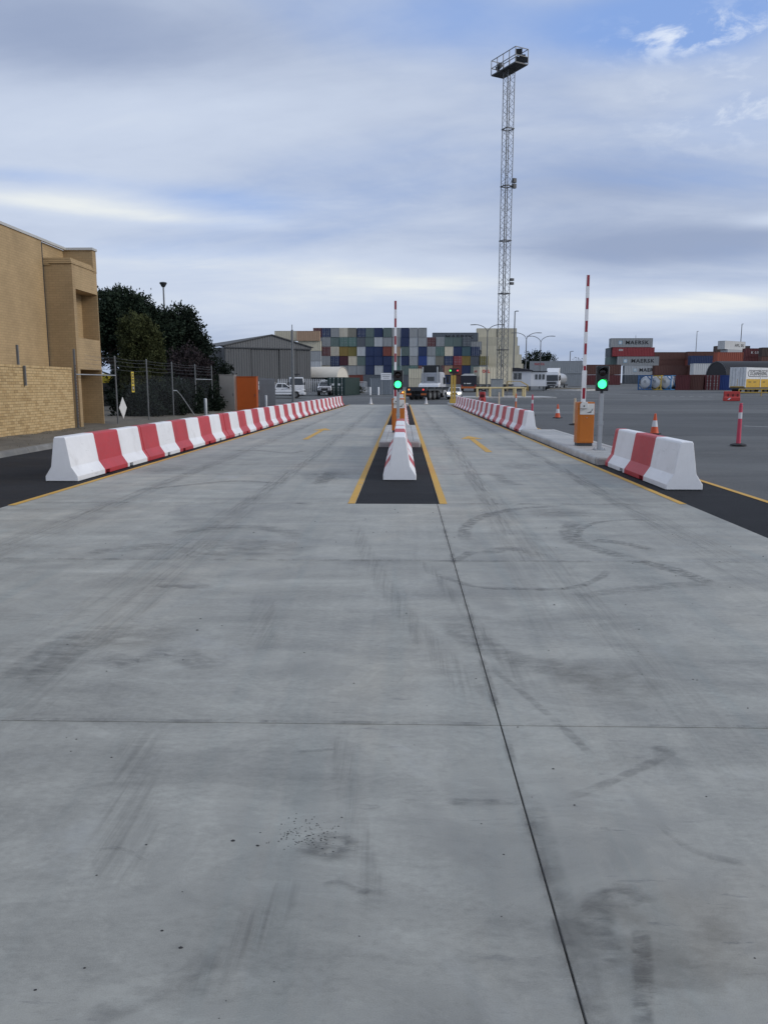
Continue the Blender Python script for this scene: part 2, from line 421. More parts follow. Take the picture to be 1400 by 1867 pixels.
# ================================================================== SETTING: ground, lanes, kerbs
def GZ(px, py):
    r = RC @ Vector((px - 700.0, FPX, 933.5 - py)); y = 2.0
    while y < 400 and CAM_H + r.z / r.y * y > gz(y): y += .1
    return at(px, py, y)
def xL(y): return -5.68 + max(0, y - 11.0) * 0.0139
def sheet(name, mat, left, right, ys, dz, parent=None, kind='structure'):
    mb = MB(); prev = None
    for y in ys:
        l, r = (left(y) if callable(left) else left), (right(y) if callable(right) else right)
        cur = mb.ring([(l, y, gz(y) + dz), (r, y, gz(y) + dz)])
        if prev: mb.face((prev[0], prev[1], cur[1], cur[0]))
        prev = cur
    o = mb.build(name, mat, parent)
    if kind and not parent: o['kind'] = kind
    return o
YS = [-60, -20, 0, 20, 40, 60, 70, 72, 74, 76, 78, 80, 82, 90, 110, 140, 180, 220, 262, 300, 600, 1600]
sheet('ground', ASPH_OLD, -800, 800, YS, -.024)
YN = [-6, 10, 11, 30, 50, 60, 70]
struct(sheet('road', ASPH_NEW, -9.62, lambda y: xL(y) + .05, YN, -.010), 'dark new asphalt road beside the brick building')
struct(sheet('road', ASPH_NEW, 4.05, 5.42, [-6, 10, 30, 50, 71], -.010), 'dark new asphalt strip under the barriers on the right')
struct(sheet('median_strip', ASPH_NEW, -.72, .56, [11.27, 30, 50, 71], -.010), 'dark asphalt strip between the two concrete lanes')

struct(sheet('asphalt_patch', asphalt_mat('resurfaced_asphalt', (.078, .082, .084), .22), 5.47, 95, [27.5, 36, 49.5], -.019), 'darker resurfaced band of asphalt across the right yard')
struct(sheet('asphalt_patch', asphalt_mat('resurfaced_asphalt', (.078, .082, .084), .22), -30, 70, [71.7, 74, 76, 78, 80, 82, 86], -.017), 'darker resurfaced cross road at the lane ends')
pave = struct(link('concrete_pavement', None), 'pale concrete lanes laid in slabs')
JY = 3.765
def slab(c):
    g = .0036
    mb = MB(); cx = sum(p[0] for p in c) / 4; cy = sum(p[1] for p in c) / 4
    def ins(p, k): return (p[0] + (k if p[0] < cx else -k), p[1] + (k if p[1] < cy else -k))
    a = mb.ring([(*ins(p, g), -.14) for p in c]); b = mb.ring([(*ins(p, g), -.002) for p in c]); d = mb.ring([(*ins(p, g + .0016), 0.0) for p in c])
    mb.bridge(a, b); mb.bridge(b, d); mb.face(d); mb.face(a[::-1])
    return mb.build('slab', CONC, pave)
for j in range(-1, 3):
    y0, y1 = j * JY, (j + 1) * JY
    slab([(-5.66, y0), (.5, y0), (.5, y1), (-5.66, y1)]); slab([(.5, y0), (4.12, y0), (4.12, y1), (.5, y1)])
for j in range(3, 19):
    y0, y1 = j * JY, (j + 1) * JY
    slab([(xL(y0), y0), (-.69, y0), (-.69, y1), (xL(y1), y1)]); slab([(.53, y0), (4.12, y0), (4.12, y1), (.53, y1)])

# yellow edge lines and arrows
def line(name, mat, l, r, ys, dz=.004): return sheet(name, mat, l, r, ys, dz, pave)
line('edge_line', LINE_Y, lambda y: xL(y) + .01, lambda y: xL(y) + .12, [11.0, 20, 30, 45, 71])
line('edge_line', LINE_Y, -.80, -.695, [11.29, 30, 50, 71]); line('edge_line', LINE_Y, .535, .645, [11.29, 30, 50, 71])
line('edge_line', LINE_Y, 4.01, 4.11, [11.35, 30, 50, 71])
yl = sheet('road_marking', LINE_Y, 5.36, 5.46, [8.5, 12, 20, 40, 60, 71], -.004); yl['kind'] = 'structure'; yl['label'] = 'yellow line along the edge of the asphalt strip on the right'
def arrow(x, y0, y1):
    mb = MB(); h = .36; ys = y1 - 1.3; s = .085
    a = mb.ring([(x - s, y0, .005), (x + s, y0, .005), (x + s, ys, .005), (x - s, ys, .005)]); mb.face(a)
    b = mb.ring([(x - h, ys - .1, .005), (x + h, ys - .1, .005), (x + .02, y1, .005), (x - .02, y1, .005)]); mb.face(b)
    return mb.build('lane_arrow', LINE_Y, pave)
arrow(2.22, 20.3, 26.8); arrow(-3.12, 25.0, 31.6)

# tyre rubber and stains: thin films lying on the slabs
SRUB = stain_mat('tyre_rubber', (.05, .052, .055), .40, 9, 22, .32, .72)
SRUB2 = stain_mat('faint_tyre_rubber', (.065, .068, .07), .32, 5, 12, .30, .76)
STREAD = stain_mat('tread_print', (.05, .052, .055), .40, 11, 30, .40, .62)
SLON = stain_mat('lane_rubber', (.06, .062, .066), .22, 34, .9, .36, .76)
SDIRT = stain_mat('joint_dirt', (.055, .055, .058), .50, 5, 3.5, .42, .74)
SBROWN = stain_mat('brown_dust', (.14, .13, .11), .34, 4, 6, .30, .75)
ZS = [0.0015]
def ribbon(pts, wd, mat, name='tyre_mark', px=True, ends=.15):
    P = [fl(*p) for p in pts] if px else [Vector((*p, 0)) for p in pts]
    # Catmull-Rom resample
    Q = []
    ext = [2 * P[0] - P[1]] + P + [2 * P[-1] - P[-2]]
    for i in range(1, len(ext) - 2):
        for k in range(8):
            t = k / 8; a, b, c, d = ext[i - 1], ext[i], ext[i + 1], ext[i + 2]
            Q.append(.5 * ((2 * b) + (c - a) * t + (2 * a - 5 * b + 4 * c - d) * t * t + (3 * b - a - 3 * c + d) * t ** 3))
    Q.append(P[-1]); n = len(Q); mb = MB(); mb.fade = []; prev = None
    ZS[0] += .00012; z = ZS[0]
    for i, q in enumerate(Q):
        tg = (Q[min(i + 1, n - 1)] - Q[max(i - 1, 0)]); tg.z = 0
        nn = Vector((-tg.y, tg.x, 0)).normalized() if tg.length > 1e-6 else Vector((1, 0, 0))
        e = min(1, i / (n - 1) / ends, (1 - i / (n - 1)) / ends); e = e * e * (3 - 2 * e)
        wv = wd * (.85 + .3 * random.random())
        cur = mb.ring([(q.x + nn.x * wv * u / 2, q.y + nn.y * wv * u / 2, z) for u in (-1, -.62, 0, .62, 1)])
        mb.fade += [0, .85 * e, e, .85 * e, 0]
        if prev: mb.bridge(prev, cur, 0, False)
        prev = cur
    return mb.build(name, mat, pave)
def patch(px, py, rx, ry, mat, rot=0.0, name='stain'):
    c = fl(px, py); mb = MB(); ZS[0] += .00012; n = 20
    ci = mb.ring([(c.x, c.y, ZS[0])]); mb.fade = [1.0]; pr = None
    for rr, f in ((.55, .9), (1.0, 0.0)):
        cur = mb.ring([(c.x + rr * (rx * math.cos(a) * math.cos(rot) - ry * math.sin(a) * math.sin(rot)), c.y + rr * (rx * math.cos(a) * math.sin(rot) + ry * math.sin(a) * math.cos(rot)), ZS[0])
                       for a in [2 * math.pi * i / n for i in range(n)]])
        mb.fade += [f] * n
        if pr is None:
            for i in range(n): mb.face((ci[0], cur[i], cur[(i + 1) % n]))
        else: mb.bridge(pr, cur)
        pr = cur
    return mb.build(name, mat, pave)
for pts, wd, mt in [
    ([(846, 990), (850, 960), (885, 940), (950, 927), (1045, 921)], .20, STREAD),
    ([(1052, 948), (1036, 966), (1050, 988), (1100, 1005), (1165, 1023)], .26, SRUB), ([(1150, 1019), (1230, 1040), (1300, 1066)], .22, STREAD),
    ([(1050, 985), (1062, 962), (1100, 951), (1150, 948), (1206, 949)], .11, SRUB),
    ([(775, 1040), (860, 1068), (950, 1074), (1040, 1072), (1090, 1055), (1112, 1038)], .10, SRUB),
    ([(880, 1010), (930, 1000), (990, 1016)], .22, SRUB2), ([(830, 1022), (850, 1012), (862, 1005)], .14, SRUB),
    ([(280, 1066), (330, 1070), (390, 1070)], .16, SRUB),
    ([(5, 1255), (80, 1192), (165, 1150)], .26, SRUB2), ([(50, 1256), (125, 1195), (205, 1160)], .22, SRUB2), ([(185, 1195), (250, 1212), (310, 1188), (400, 1228)], .26, SRUB2),
    ([(640, 945), (690, 1050), (780, 1170), (905, 1310)], .20, SLON), ([(760, 1010), (860, 1130), (1000, 1290)], .14, SLON),
    ([(885, 1210), (960, 1270), (1020, 1322), (1085, 1385)], .06, SRUB2),
    ([(1025, 1458), (1100, 1432), (1180, 1395), (1240, 1365)], .06, SRUB2), ([(1195, 1498), (1260, 1550), (1360, 1577)], .05, SRUB2),
    ([(1200, 1622), (1120, 1638), (1086, 1668), (1100, 1720), (1145, 1765)], .13, SRUB), ([(1168, 1690), (1172, 1780), (1170, 1880)], .07, STREAD),
    ([(470, 1650), (425, 1735), (345, 1830)], .12, SLON), ([(545, 1600), (500, 1660), (440, 1740)], .14, SLON), ([(400, 1740), (300, 1800), (150, 1867)], .10, SRUB2),
    ([(270, 1325), (240, 1450), (212, 1640)], .26, SLON), ([(478, 1085), (480, 1130), (482, 1190)], .24, SLON), ([(620, 1330), (640, 1480), (690, 1660)], .12, SLON),
    ([(815, 1462), (880, 1464), (955, 1462)], .06, SRUB), ([(540, 1371), (580, 1370), (612, 1366)], .03, SRUB),
    ([(585, 1617), (620, 1612), (655, 1625), (715, 1630)], .035, SRUB), ([(160, 1555), (220, 1548), (272, 1575)], .02, SRUB2),
    ([(250, 894), (340, 885), (430, 877), (520, 882)], .22, SRUB), ([(578, 885), (596, 870), (606, 860)], .35, STREAD), ([(400, 823), (470, 822), (530, 826), (560, 820)], .25, SRUB),
    ([(300, 978), (370, 965), (480, 962), (560, 985)], .30, SRUB2), ([(150, 1010), (220, 1002), (330, 990)], .35, SRUB2), ([(900, 862), (925, 880), (960, 884)], .3, SRUB2),
    ([(1075, 985), (1130, 990), (1195, 1005)], .2, STREAD), ([(820, 1130), (905, 1190), (1100, 1240)], .3, SRUB2), ([(1040, 1090), (1150, 1075), (1330, 1060)], .2, SRUB2)]:
    ribbon(pts, wd, mt)
for a in [(675, 1474, .05, .03, STREAD), (750, 1464, .05, .025, STREAD), (1100, 1515, .05, .02, STREAD), (1205, 1367, .05, .04, SRUB), (330, 1727, .018, .022, SDIRT), (1020, 935, .5, .5, SRUB2),
          (1110, 1250, .35, .4, SBROWN), (1230, 1720, .4, .35, SBROWN), (240, 1160, .5, .3, SBROWN), (600, 1545, .14, .10, STREAD), (420, 1000, .9, .6, SBROWN), (600, 868, .7, 1.2, SRUB2), (300, 855, .6, 1.0, SRUB2), (950, 850, .5, .9, SRUB2)]:
    patch(*a)
for x0 in (-4.15, -2.2, 1.35, 3.25):
    ribbon([(x0 + .25, 1.5), (x0 + .05, 8), (x0 - .05, 20), (x0, 40), (x0 + .08, 70)], .42, SLON, 'tyre_mark', False, .2)
    ribbon([(x0 - .5, 1.5), (x0 - .2, 9), (x0 + .12, 22), (x0 + .1, 40), (x0, 68)], .30, SLON, 'tyre_mark', False, .3)
ribbon([(.5, 1.2), (.505, 3.0), (.50, 5.0), (.5, 7.5), (.5, 11.2)], .055, SDIRT, 'joint_dirt', False, .02)
ribbon([(.53, 1.0), (.53, 2.0), (.53, 3.2)], .12, SRUB2, 'joint_dirt', False)
ribbon([(-2.2, JY), (-1.5, JY), (-.6, JY + .004), (.3, JY), (.5, JY)], .035, SDIRT, 'joint_dirt', False, .1)
ribbon([(-5, 2 * JY), (-1, 2 * JY), (.5, 2 * JY), (3.9, 2 * JY)], .05, SDIRT, 'joint_dirt', False, .1)
ribbon([(.5, JY), (1.2, JY), (2.0, JY)], .02, SDIRT, 'joint_dirt', False, .1)
for j in (3, 4, 6, 8, 9, 11):
    ribbon([(-5, j * JY), (-3, j * JY), (-1, j * JY)], .05 + .012 * j, SDIRT, 'joint_dirt', False, .1); ribbon([(.7, j * JY), (2.4, j * JY), (3.9, j * JY)], .05 + .012 * j, SDIRT, 'joint_dirt', False, .1)
# loose grit, chips and leaf bits
mb = MB()
def chip(x, y, s):
    a = random.random() * 6.28; n = 5
    lo = mb.ring([(x + s * (1 + .5 * random.random()) * math.cos(a + i * 1.257), y + s * .7 * (1 + .5 * random.random()) * math.sin(a + i * 1.257), .0005) for i in range(n)])
    hi = mb.ring([(x + s * .6 * math.cos(a + i * 1.257), y + s * .45 * math.sin(a + i * 1.257), .0005 + s * .45) for i in range(n)])
    mb.bridge(lo, hi); mb.face(hi)
for px, py, s in [(140, 1348, 7), (130, 1370, 6), (204, 1381, 8), (122, 1345, 5), (177, 1596, 6), (296, 1697, 8), (330, 1728, 10), (155, 1765, 7), (65, 1805, 7), (918, 1558, 6), (333, 1626, 4), (914, 1671, 4), (655, 1707, 4),
                  (1008, 1402, 9), (1010, 1103, 14), (360, 1149, 14), (425, 1533, 12), (470, 1542, 10), (195, 1224, 8), (405, 1141, 9), (342, 1012, 14), (463, 971, 16), (555, 1190, 8), (1000, 1186, 8), (1270, 1240, 7), (500, 1790, 4), (1375, 1747, 5)]:
    c = fl(px, py); chip(c.x, c.y, s / 1000 * .6)
for i in range(140):
    c = fl(random.gauss(560, 34), random.gauss(1522, 14)); chip(c.x, c.y, random.uniform(.001, .0032))
for i in range(160):
    y = random.uniform(1.6, 11); chip(random.uniform(-4, 4), y, random.uniform(.0012, .0045) * (1 + y * .08))
o = mb.build('grit', M('dark_grit', (.035, .035, .037), .9)); o['kind'] = 'stuff'; o['label'] = 'loose dark grit and chips scattered over the concrete'

# verge, kerb by the brick building
DIRT = M('dry_dirt', (.13, .115, .09), .95, var=.35, scale=1.2, dirt=.5, dirtcol=(.06, .06, .04), bump=.8, bscale=14)
verge = MB(); random.seed(5)
xs = [-9.84 - .33 * i for i in range(36)]; prev = None
for j in range(120):
    y = 8 + j * .5
    cur = verge.ring([(x, y, .085 + (.05 * random.random() if i > 0 else 0) + min(.12, i * .012)) for i, x in enumerate(xs)])
    if prev: verge.bridge(prev, cur, 0, False)
    prev = cur
struct(verge.build('verge', DIRT, None, True), 'dry dirt verge in front of the brick building')
kb = MB(); kp = [(-9.86, -.1), (-9.86, .12), (-9.72, .125), (-9.66, .10), (-9.60, -.02), (-9.60, -.1)]
for j in range(22):
    y0 = 8 + j * 2.4; kb.prism([(x, z) for x, z in kp], 'Y', y0, y0 + 2.388)
KERB2 = concrete_mat('old_kerb_concrete', (.20, .195, .18))
struct(kb.build('kerb', KERB2, None, False, .01), 'concrete kerb along the dirt verge')
# dry weeds on the verge
wd = MB(); random.seed(11)
for i in range(2600):
    if random.random() < .55: x, y = random.uniform(-11.85, -11.4) , random.uniform(18, 28.5)
    else: x, y = random.uniform(-14.5, -9.9), random.uniform(16, 50)
    if x < -11.8 and y < 31: x = -11.6
    h = random.uniform(.03, .12) * (1.6 if y > 33 else 1); a = random.random() * 6.28; b = .25 * h
    i0 = wd.ring([(x - .006, y, .1), (x + .006, y, .1), (x + b * math.cos(a), y + b * math.sin(a), .1 + h)]); wd.face(i0, random.choice((0, 0, 1)))
o = wd.build('grass', [M('dry_grass', (.16, .14, .07), .9), M('green_grass', (.05, .075, .03), .9)]); o['kind'] = 'stuff'; o['label'] = 'sparse dry grass on the dirt verge'

# ================================================================== CONCRETE BARRIERS
def barrier(x, y, length, heading, phase, label, group, first_white=True, stripe=1.25, z=0):
    """one road barrier: near end at (x, y); phase = distance along its row, for the painted stripes"""
    hp = [(.303, 0), (.303, .085), (.190, .255), (.112, .765), (.094, .795)]
    def prof(k, b):
        L = [(-px * k, max(pz, b)) for px, pz in hp] + [(px * k, max(pz, b)) for px, pz in reversed(hp)]
        return L
    slots = [(1.30, 1.50), (2.62, 2.82)] if length > 3 else [(.9, 1.05)]
    cuts = {.018, length - .018}
    k0 = math.floor(phase / stripe) + 1
    while k0 * stripe - phase < length - .02:
        c = k0 * stripe - phase
        if c > .03: cuts.add(round(c, 4))
        k0 += 1
    ev = sorted(cuts | {s for a in slots for s in a if s < length - .1})
    mb = MB()
    def colour(s):
        k = int(math.floor((phase + s) / stripe)) % 2
        return k if first_white else 1 - k
    def inslot(s): return any(a <= s < b for a, b in slots)
    ri = mb.ring([(px * .97, 0, max(.004, pz - .012) if pz > .5 else pz) for px, pz in prof(1, 0)])
    mb.face(ri, colour(.02)); prev = ri
    for i, s in enumerate(ev):
        b0 = .07 if inslot(s - 1e-4) else 0
        b1 = .07 if inslot(s + 1e-4) else 0
        cur = mb.ring([(px, s, pz) for px, pz in prof(1, b0)]); mb.bridge(prev, cur, colour(s - .005)); prev = cur
        if b1 != b0:
            cur = mb.ring([(px, s, pz) for px, pz in prof(1, b1)]); mb.bridge(prev, cur, colour(s - .005)); prev = cur
    e = mb.ring([(px * .97, length, max(.004, pz - .012) if pz > .5 else pz) for px, pz in prof(1, 0)])
    mb.bridge(prev, e, colour(length - .005)); mb.face(e[::-1], colour(length - .005))
    j = random.Random(int(x * 100 + y * 37))
    o = mb.build('road_barrier', [WHITE, RED], None, False, .008, (x + j.uniform(-.012, .012), y, z), heading + R(j.uniform(-.22, .22)))
    return tag(o, label, 'barrier', group)
hL = math.atan2(5.82 + .303 - 5.12 - .303, 55.0)   # the left row closes in slightly on the lane
nL = 14; LB = 55.0 / nL
for i in range(nL):
    s = i * LB
    x = -6.13 + math.sin(hL) * s; y = 13.9 + math.cos(hL) * s
    lb = 'nearest barrier of the long left row beside the brick building, white end towards us' if i == 0 else \
        f'{ORD[i]} red and white concrete barrier from the near end of the long left row' if i < nL - 1 else 'farthest red and white concrete barrier of the long left row, at the lane end'
    barrier(x, y, LB - .02, -hL, s, lb, 'barriers along the left lane edge')
barrier(4.63, 12.97, 4.0, 0, 0, 'lone red and white concrete barrier nearest us on the right, before the signal', 'barriers along the right lane edge')
nR = 10; RB = 38.7 / nR
for i in range(nR):
    lb = 'nearest barrier of the right row, its white end beyond the orange gate box' if i == 0 else \
        f'{ORD[i]} red and white concrete barrier from the near end of the right row' if i < nR - 1 else 'farthest barrier of the right row, beside the yellow gate posts'
    barrier(4.60, 28.6 + i * RB, RB - .02, 0, .45 + i * RB, lb, 'barriers along the right lane edge')
barrier(-.07, 14.2, 4.15, 0, 0, 'white-ended concrete barrier standing first on the dark median strip', 'barriers on the median strip', stripe=1.3)
barrier(-.07, 18.5, 3.45, 0, .0, 'second barrier on the median strip, just before the low concrete island', 'barriers on the median strip', stripe=2.0)
for i in range(9):
    barrier(-.05, 31.7 + i * 3.9, 3.88, 0, i * 3.9, f'{ORD[i]} red and white barrier behind the median gate box, running away from us', 'barriers on the median strip')

# ================================================================== TRAFFIC ISLANDS
def island(x0, x1, y0, y1, label, h=.15, nose=True):
    r = thing('traffic_island', label, 'traffic island', ((x0 + x1) / 2, y0, 0))
    hw, L = (x1 - x0) / 2, y1 - y0; mb = MB()
    n = max(2, int(L / 2.4)); gap = .006
    # kerb lengths on both sides, rounded shoulder, and two ends
    def kp(s): return [(s * hw, -.05), (s * hw, h - .05), (s * (hw - .015), h - .018), (s * (hw - .05), h), (s * (hw - .20), h), (s * (hw - .20), -.05)]
    for s in (-1, 1):
        for i in range(n):
            m2 = MB(); m2.prism(kp(s), 'Y', .2 + i * (L - .4) / n + gap, .2 + (i + 1) * (L - .4) / n - gap)
            m2.build('kerb_stone', KERB, r, True)
    for ya, yb in ((0, .2), (L - .2, L)):
        m2 = MB(); m2.box(-hw + .004, hw - .004, ya, yb, -.05, h); m2.build('kerb_stone', KERB, r, False, .045)
    m3 = MB(); m3.box(-hw + .208, hw - .208, .208, L - .208, -.05, h - .004); m3.build('infill', KERB, r)
    return r
island(4.22, 5.46, 17.15, 28.45, 'low concrete island carrying the right gate box and signal')
island(-.685, .50, 22.02, 31.45, 'low concrete island on the median carrying the gate box and signal')
island(4.05, 5.3, 67.5, 73.0, 'far low concrete island under the yellow gate posts')
island(-.45, .45, 67.2, 71.5, 'far low concrete island at the end of the median strip')

# ================================================================== BOOM GATES
CREAM = M('white_panel', (.66, .66, .64), .5, var=.06)
DARKPAINT = M('dark_graphic', (.05, .05, .055), .5)
TAPE = M('red_reflective_tape', (.30, .016, .03), .35, var=.08)
def boom_gate(x, y, z, top, label, group='boom gates'):
    r = thing('boom_gate', label, 'boom gate', (x, y, z), 0, group)
    hw, hd, H = .215, .18, 1.13
    m = MB(); m.box(-hw + .02, hw - .02, -hd + .02, hd - .02, 0, .07); m.build('plinth', DSTEEL, r)
    m = MB(); m.box(-hw, hw, -hd, hd, .07, H); cab = m.build('cabinet', ORANGE, r, False, .012)
    m = MB(); m.box(-hw + .055, hw - .012, -hd - .008, -hd, .10, H - .34); d = m.build('door', ORANGE, r, False, .004)
    m = MB(); m.tube((.02, -hd - .016, H - .40), (.02, -hd - .006, H - .40), .012, n=10); m.build('lock', GALV, d)
    m = MB(); m.box(-hw + .055, hw - .012, -hd - .01, -hd, H - .32, H - .04); pn = m.build('panel', CREAM, r)
    m = MB(); pts = [(.03 + .14 * math.sin(a), -hd - .014, H - .13 - .14 * math.cos(a)) for a in [k * .14 for k in range(10)]]
    m.path(pts, .007); m.box(.03, .13, -hd - .016, -hd - .01, H - .275, H - .26); m.build('arrow_mark', DARKPAINT, pn)
    # pivot housing and upright arm
    m = MB(); m.prism([(-.17, H - .16), (.03, H - .16), (.03, H - .06), (-.0, H + .0), (-.11, H + .02), (-.17, H - .06)], 'Y', -hd - .10, -hd - .011)
    hb = m.build('pivot_housing', CREAM, r, False, .008)
    m = MB(); m.tube((-.08, -hd - .112, H - .10), (-.08, -hd - .099, H - .10), .018, n=12); m.build('pivot_bolt', BLACK, hb)
    ax = -.10
    m = MB(); m.box(ax - .055, ax + .055, -hd - .088, -hd - .02, H + .005, H + .80)
    m.box(ax - .04, ax + .04, -hd - .080, -hd - .03, H + .80, top - z); arm = m.build('arm', WHITE, r, False, .004)
    zt = top - z; k = 0
    while zt > H + .30:
        hwid = .030 if zt > H + .9 else .036
        q = -hd - (.0815 if zt > H + .8 else .0895)
        m = MB(); m.box(ax - hwid, ax + hwid, q - .0, q + .06, zt - .275, zt); 
        m.box(ax - hwid, ax + hwid, q - .0005, q, zt - .275, zt); m.build('reflective_tape', TAPE, arm)
        zt -= .56; k += 1
    return r
boom_gate(4.73, 20.75, .15, 4.44, 'orange boom gate with raised striped arm on the right island', 'boom gates')
boom_gate(-.16, 26.5, .15, 4.42, 'orange boom gate with raised striped arm on the median island', 'boom gates')

# ================================================================== TRAFFIC SIGNALS
SIGBLACK = M('signal_black', (.012, .014, .016), .45, var=.1)
def lens(m_col, strength, name):
    return M(name, m_col, .3, emit=strength, var=.02)
GREEN = lens((.03, .90, .20), 3.2, 'green_light'); REDL = lens((1.0, .05, .10), 2.5, 'red_light'); OFF = M('unlit_lens', (.02, .012, .012), .2)
AMBER = lens((1.0, .32, .04), 3.0, 'amber_light'); HEADL = lens((1.0, .90, .62), 14.0, 'headlamp_light')
def aspect(r, x, z, y, mat, rad=.095):
    m = MB(); m.lathe([(rad, 0), (rad * .85, .012), (rad * .5, .024), (.002, .028)], 20)
    o = m.build('lens', mat, r, True, 0, (x, y, z)); o.rotation_euler = (R(90), 0, 0)
    m = MB(); n = 14; lo = [R(-20 + 220 * i / n) for i in range(n + 1)]
    A = m.ring([(x + (rad + .012) * math.cos(a), y, z + (rad + .012) * math.sin(a)) for a in lo])
    B = m.ring([(x + (rad + .012) * math.cos(a), y - .17 * max(.25, math.sin(a)), z + (rad + .012) * math.sin(a)) for a in lo])
    C = m.ring([(x + (rad + .018) * math.cos(a), y - .17 * max(.25, math.sin(a)), z + (rad + .018) * math.sin(a)) for a in lo])
    D = m.ring([(x + (rad + .018) * math.cos(a), y, z + (rad + .018) * math.sin(a)) for a in lo])
    m.bridge(A, B, 0, False); m.bridge(B, C, 0, False); m.bridge(C, D, 0, False)
    m.build('visor', SIGBLACK, o.parent)
def signal(x, y, z, label):
    r = thing('traffic_signal', label, 'traffic light', (x, y, z), 0, 'two-lamp traffic signals')
    m = MB(); m.box(-.13, .13, -.13, .13, 0, .015); bp = m.build('base_plate', GALV, r, False, .003)
    for sx in (-1, 1):
        for sy in (-1, 1):
            m = MB(); m.tube((sx * .1, sy * .1, .01), (sx * .1, sy * .1, .045), .012, n=6); m.build('bolt', GALV, bp)
    m = MB(); m.box(-.048, .048, -.048, .048, .015, 1.36); m.build('pole', GALV, r, False, .01)
    m = MB(); m.box(-.056, .056, -.062, .056, .60, .70); m.build('junction_box', GALV, r, False, .005)
    m = MB(); m.box(-.03, .03, -.03, .03, 1.36, 1.45); m.build('bracket', DSTEEL, r)
    m = MB(); m.box(-.145, .145, -.07, .07, 1.42, 2.02); m.build('housing', SIGBLACK, r, False, .02)
    m = MB(); m.box(.150, .156, -.03, .06, 1.66, 2.0); m.build('backing_strip', CREAM, r)
    aspect(r, -.01, 1.87, -.072, OFF); aspect(r, -.01, 1.585, -.072, GREEN, .105)
    return r
signal(4.80, 19.35, .15, 'lit green traffic signal on a grey post on the right island')
signal(-.155, 24.6, .15, 'lit green traffic signal on a grey post on the median island')

# ================================================================== CONES AND BOLLARD POSTS
CONE_O = M('orange_plastic', (.62, .085, .02), .5, var=.08); CONE_W = M('reflective_white', (.62, .62, .64), .4, var=.06)
PINK = M('faded_pink_plastic', (.55, .06, .11), .5, var=.12); CREAMP = M('cream_plastic', (.60, .50, .36), .55, var=.1); OPALE = M('faded_orange_plastic', (.62, .17, .06), .5, var=.1)
def cone(x, y, label, h=.72, base=CONE_O, group='traffic cones', white=False):
    r = thing('traffic_cone', label, 'traffic cone', (x, y, gz(y)), random.random(), group)
    m = MB(); m.box(-.19, .19, -.19, .19, .0, .035); m.build('base', BLACK if not white else CREAMP, r, False, .012)
    k = h / .72
    m = MB(); m.lathe([(.150, .035), (.128, .12 * k), (.105, .26 * k), (.070, .48 * k), (.040, .66 * k), (.034, h), (.02, h + .004)], 20, mis=[0, 0, 1, 0, 0, 0, 0] if not white else [1] * 7)
    m.build('cone_body', [base, CONE_W], r, True)
    return r
cone(8.2, 42.2, 'orange and white traffic cone standing alone left of the right gate box')
cone(gx(1197, 28.2), 28.2, 'orange and white traffic cone peeking over the lone right barrier')
cone(gx(676, 72.6), 72.6, 'small pale traffic cone at the far end of the left lane', .62, white=True); cone(gx(777, 73), 73, 'small pale traffic cone at the far end of the right lane', .62, white=True)
def post(x, y, label, cols, h=1.15, cap=True):
    r = thing('bollard_post', label, 'bollard', (x, y, gz(y)), 0, 'plastic bollard posts')
    m = MB(); m.lathe([(.24, 0), (.24, .02), (.17, .045), (.07, .06)], 8); m.build('base', BLACK, r)
    n = len(cols); m = MB(); zs = [.05 + (h - .13) * i / n for i in range(n + 1)]
    prof = []; mi = []
    for i in range(n):
        r0 = .062 - .014 * i / n; r1 = .062 - .014 * (i + 1) / n
        prof += [(r0, zs[i]), (r1, zs[i + 1])]; mi += [i, i]
    m.lathe(prof, 14, mis=mi); m.build('shaft', [c for c in cols], r, True)
    if cap:
        m = MB(); m.lathe([(.05, h - .085), (.052, h - .06), (.03, h - .05), (.03, h - .03), (.05, h - .02), (.046, h), (.02, h + .006)], 14); m.build('handle', cols[-1], r, True)
    return r
post(9.66, 22.9, 'pink bollard post with a white band standing alone on the far right', [PINK, PINK, PINK, PINK, CONE_W, PINK], 1.2)
post(gx(1049, 35), 35.0, 'cream bollard post behind the right gate box', [CREAMP, CREAMP, CREAMP], 1.15)
post(gx(971, 46), 46.0, 'pink bollard post with a white band behind the right barrier row', [PINK, PINK, PINK, CONE_W, PINK], 1.18)
post(gx(941, 52), 52.0, 'faded orange bollard post with a white band behind the right barrier row', [OPALE, OPALE, OPALE, CONE_W, OPALE], 1.18)
post(gx(910, 60), 60.0, 'cream bollard post behind the right barrier row, in front of the yellow guard rail', [CREAMP, CREAMP], 1.2)

# ================================================================== BRICK BUILDING AND LOW BRICK WALL (left)
BRK = [M('tan_brick', (.47, .335, .165), .85, var=.14, scale=5, rnd=.10, bump=.4, bscale=50), M('pale_tan_brick', (.52, .38, .195), .85, var=.14, scale=5, rnd=.06, bump=.4, bscale=50),
       M('brown_tan_brick', (.41, .285, .135), .85, var=.14, scale=5, rnd=.10, bump=.4, bscale=50)]
MORTAR = M('mortar', (.17, .125, .075), .95, var=.2, scale=3)
WX = -11.90
bw = thing('brick_wall', 'low tan brick wall in front of the brick building', 'wall', (WX, 14.0, 0))
m = MB(); m.box(-.22, -.012, 0, 14.42, -.1, 2.26); m.build('mortar_core', MORTAR, bw)
random.seed(3); bricks = []
for c in range(26):
    z0 = .02 + c * .086; off = 0 if c % 2 else .12
    for k in range(-1, 60):
        y0 = 14.35 - .235 - (k * .24 + off)
        a, b = max(y0, 0), min(y0 + .23, 14.35)
        if b - a < .05 or b < 8.3: continue
        bricks.append((a, b, z0))
bricks.sort(key=lambda q: q[0] + .3 * abs(q[2] - 1.4))
bm_ = MB(); bm_.box(-.10, 0, 0, 1, 0, .076)
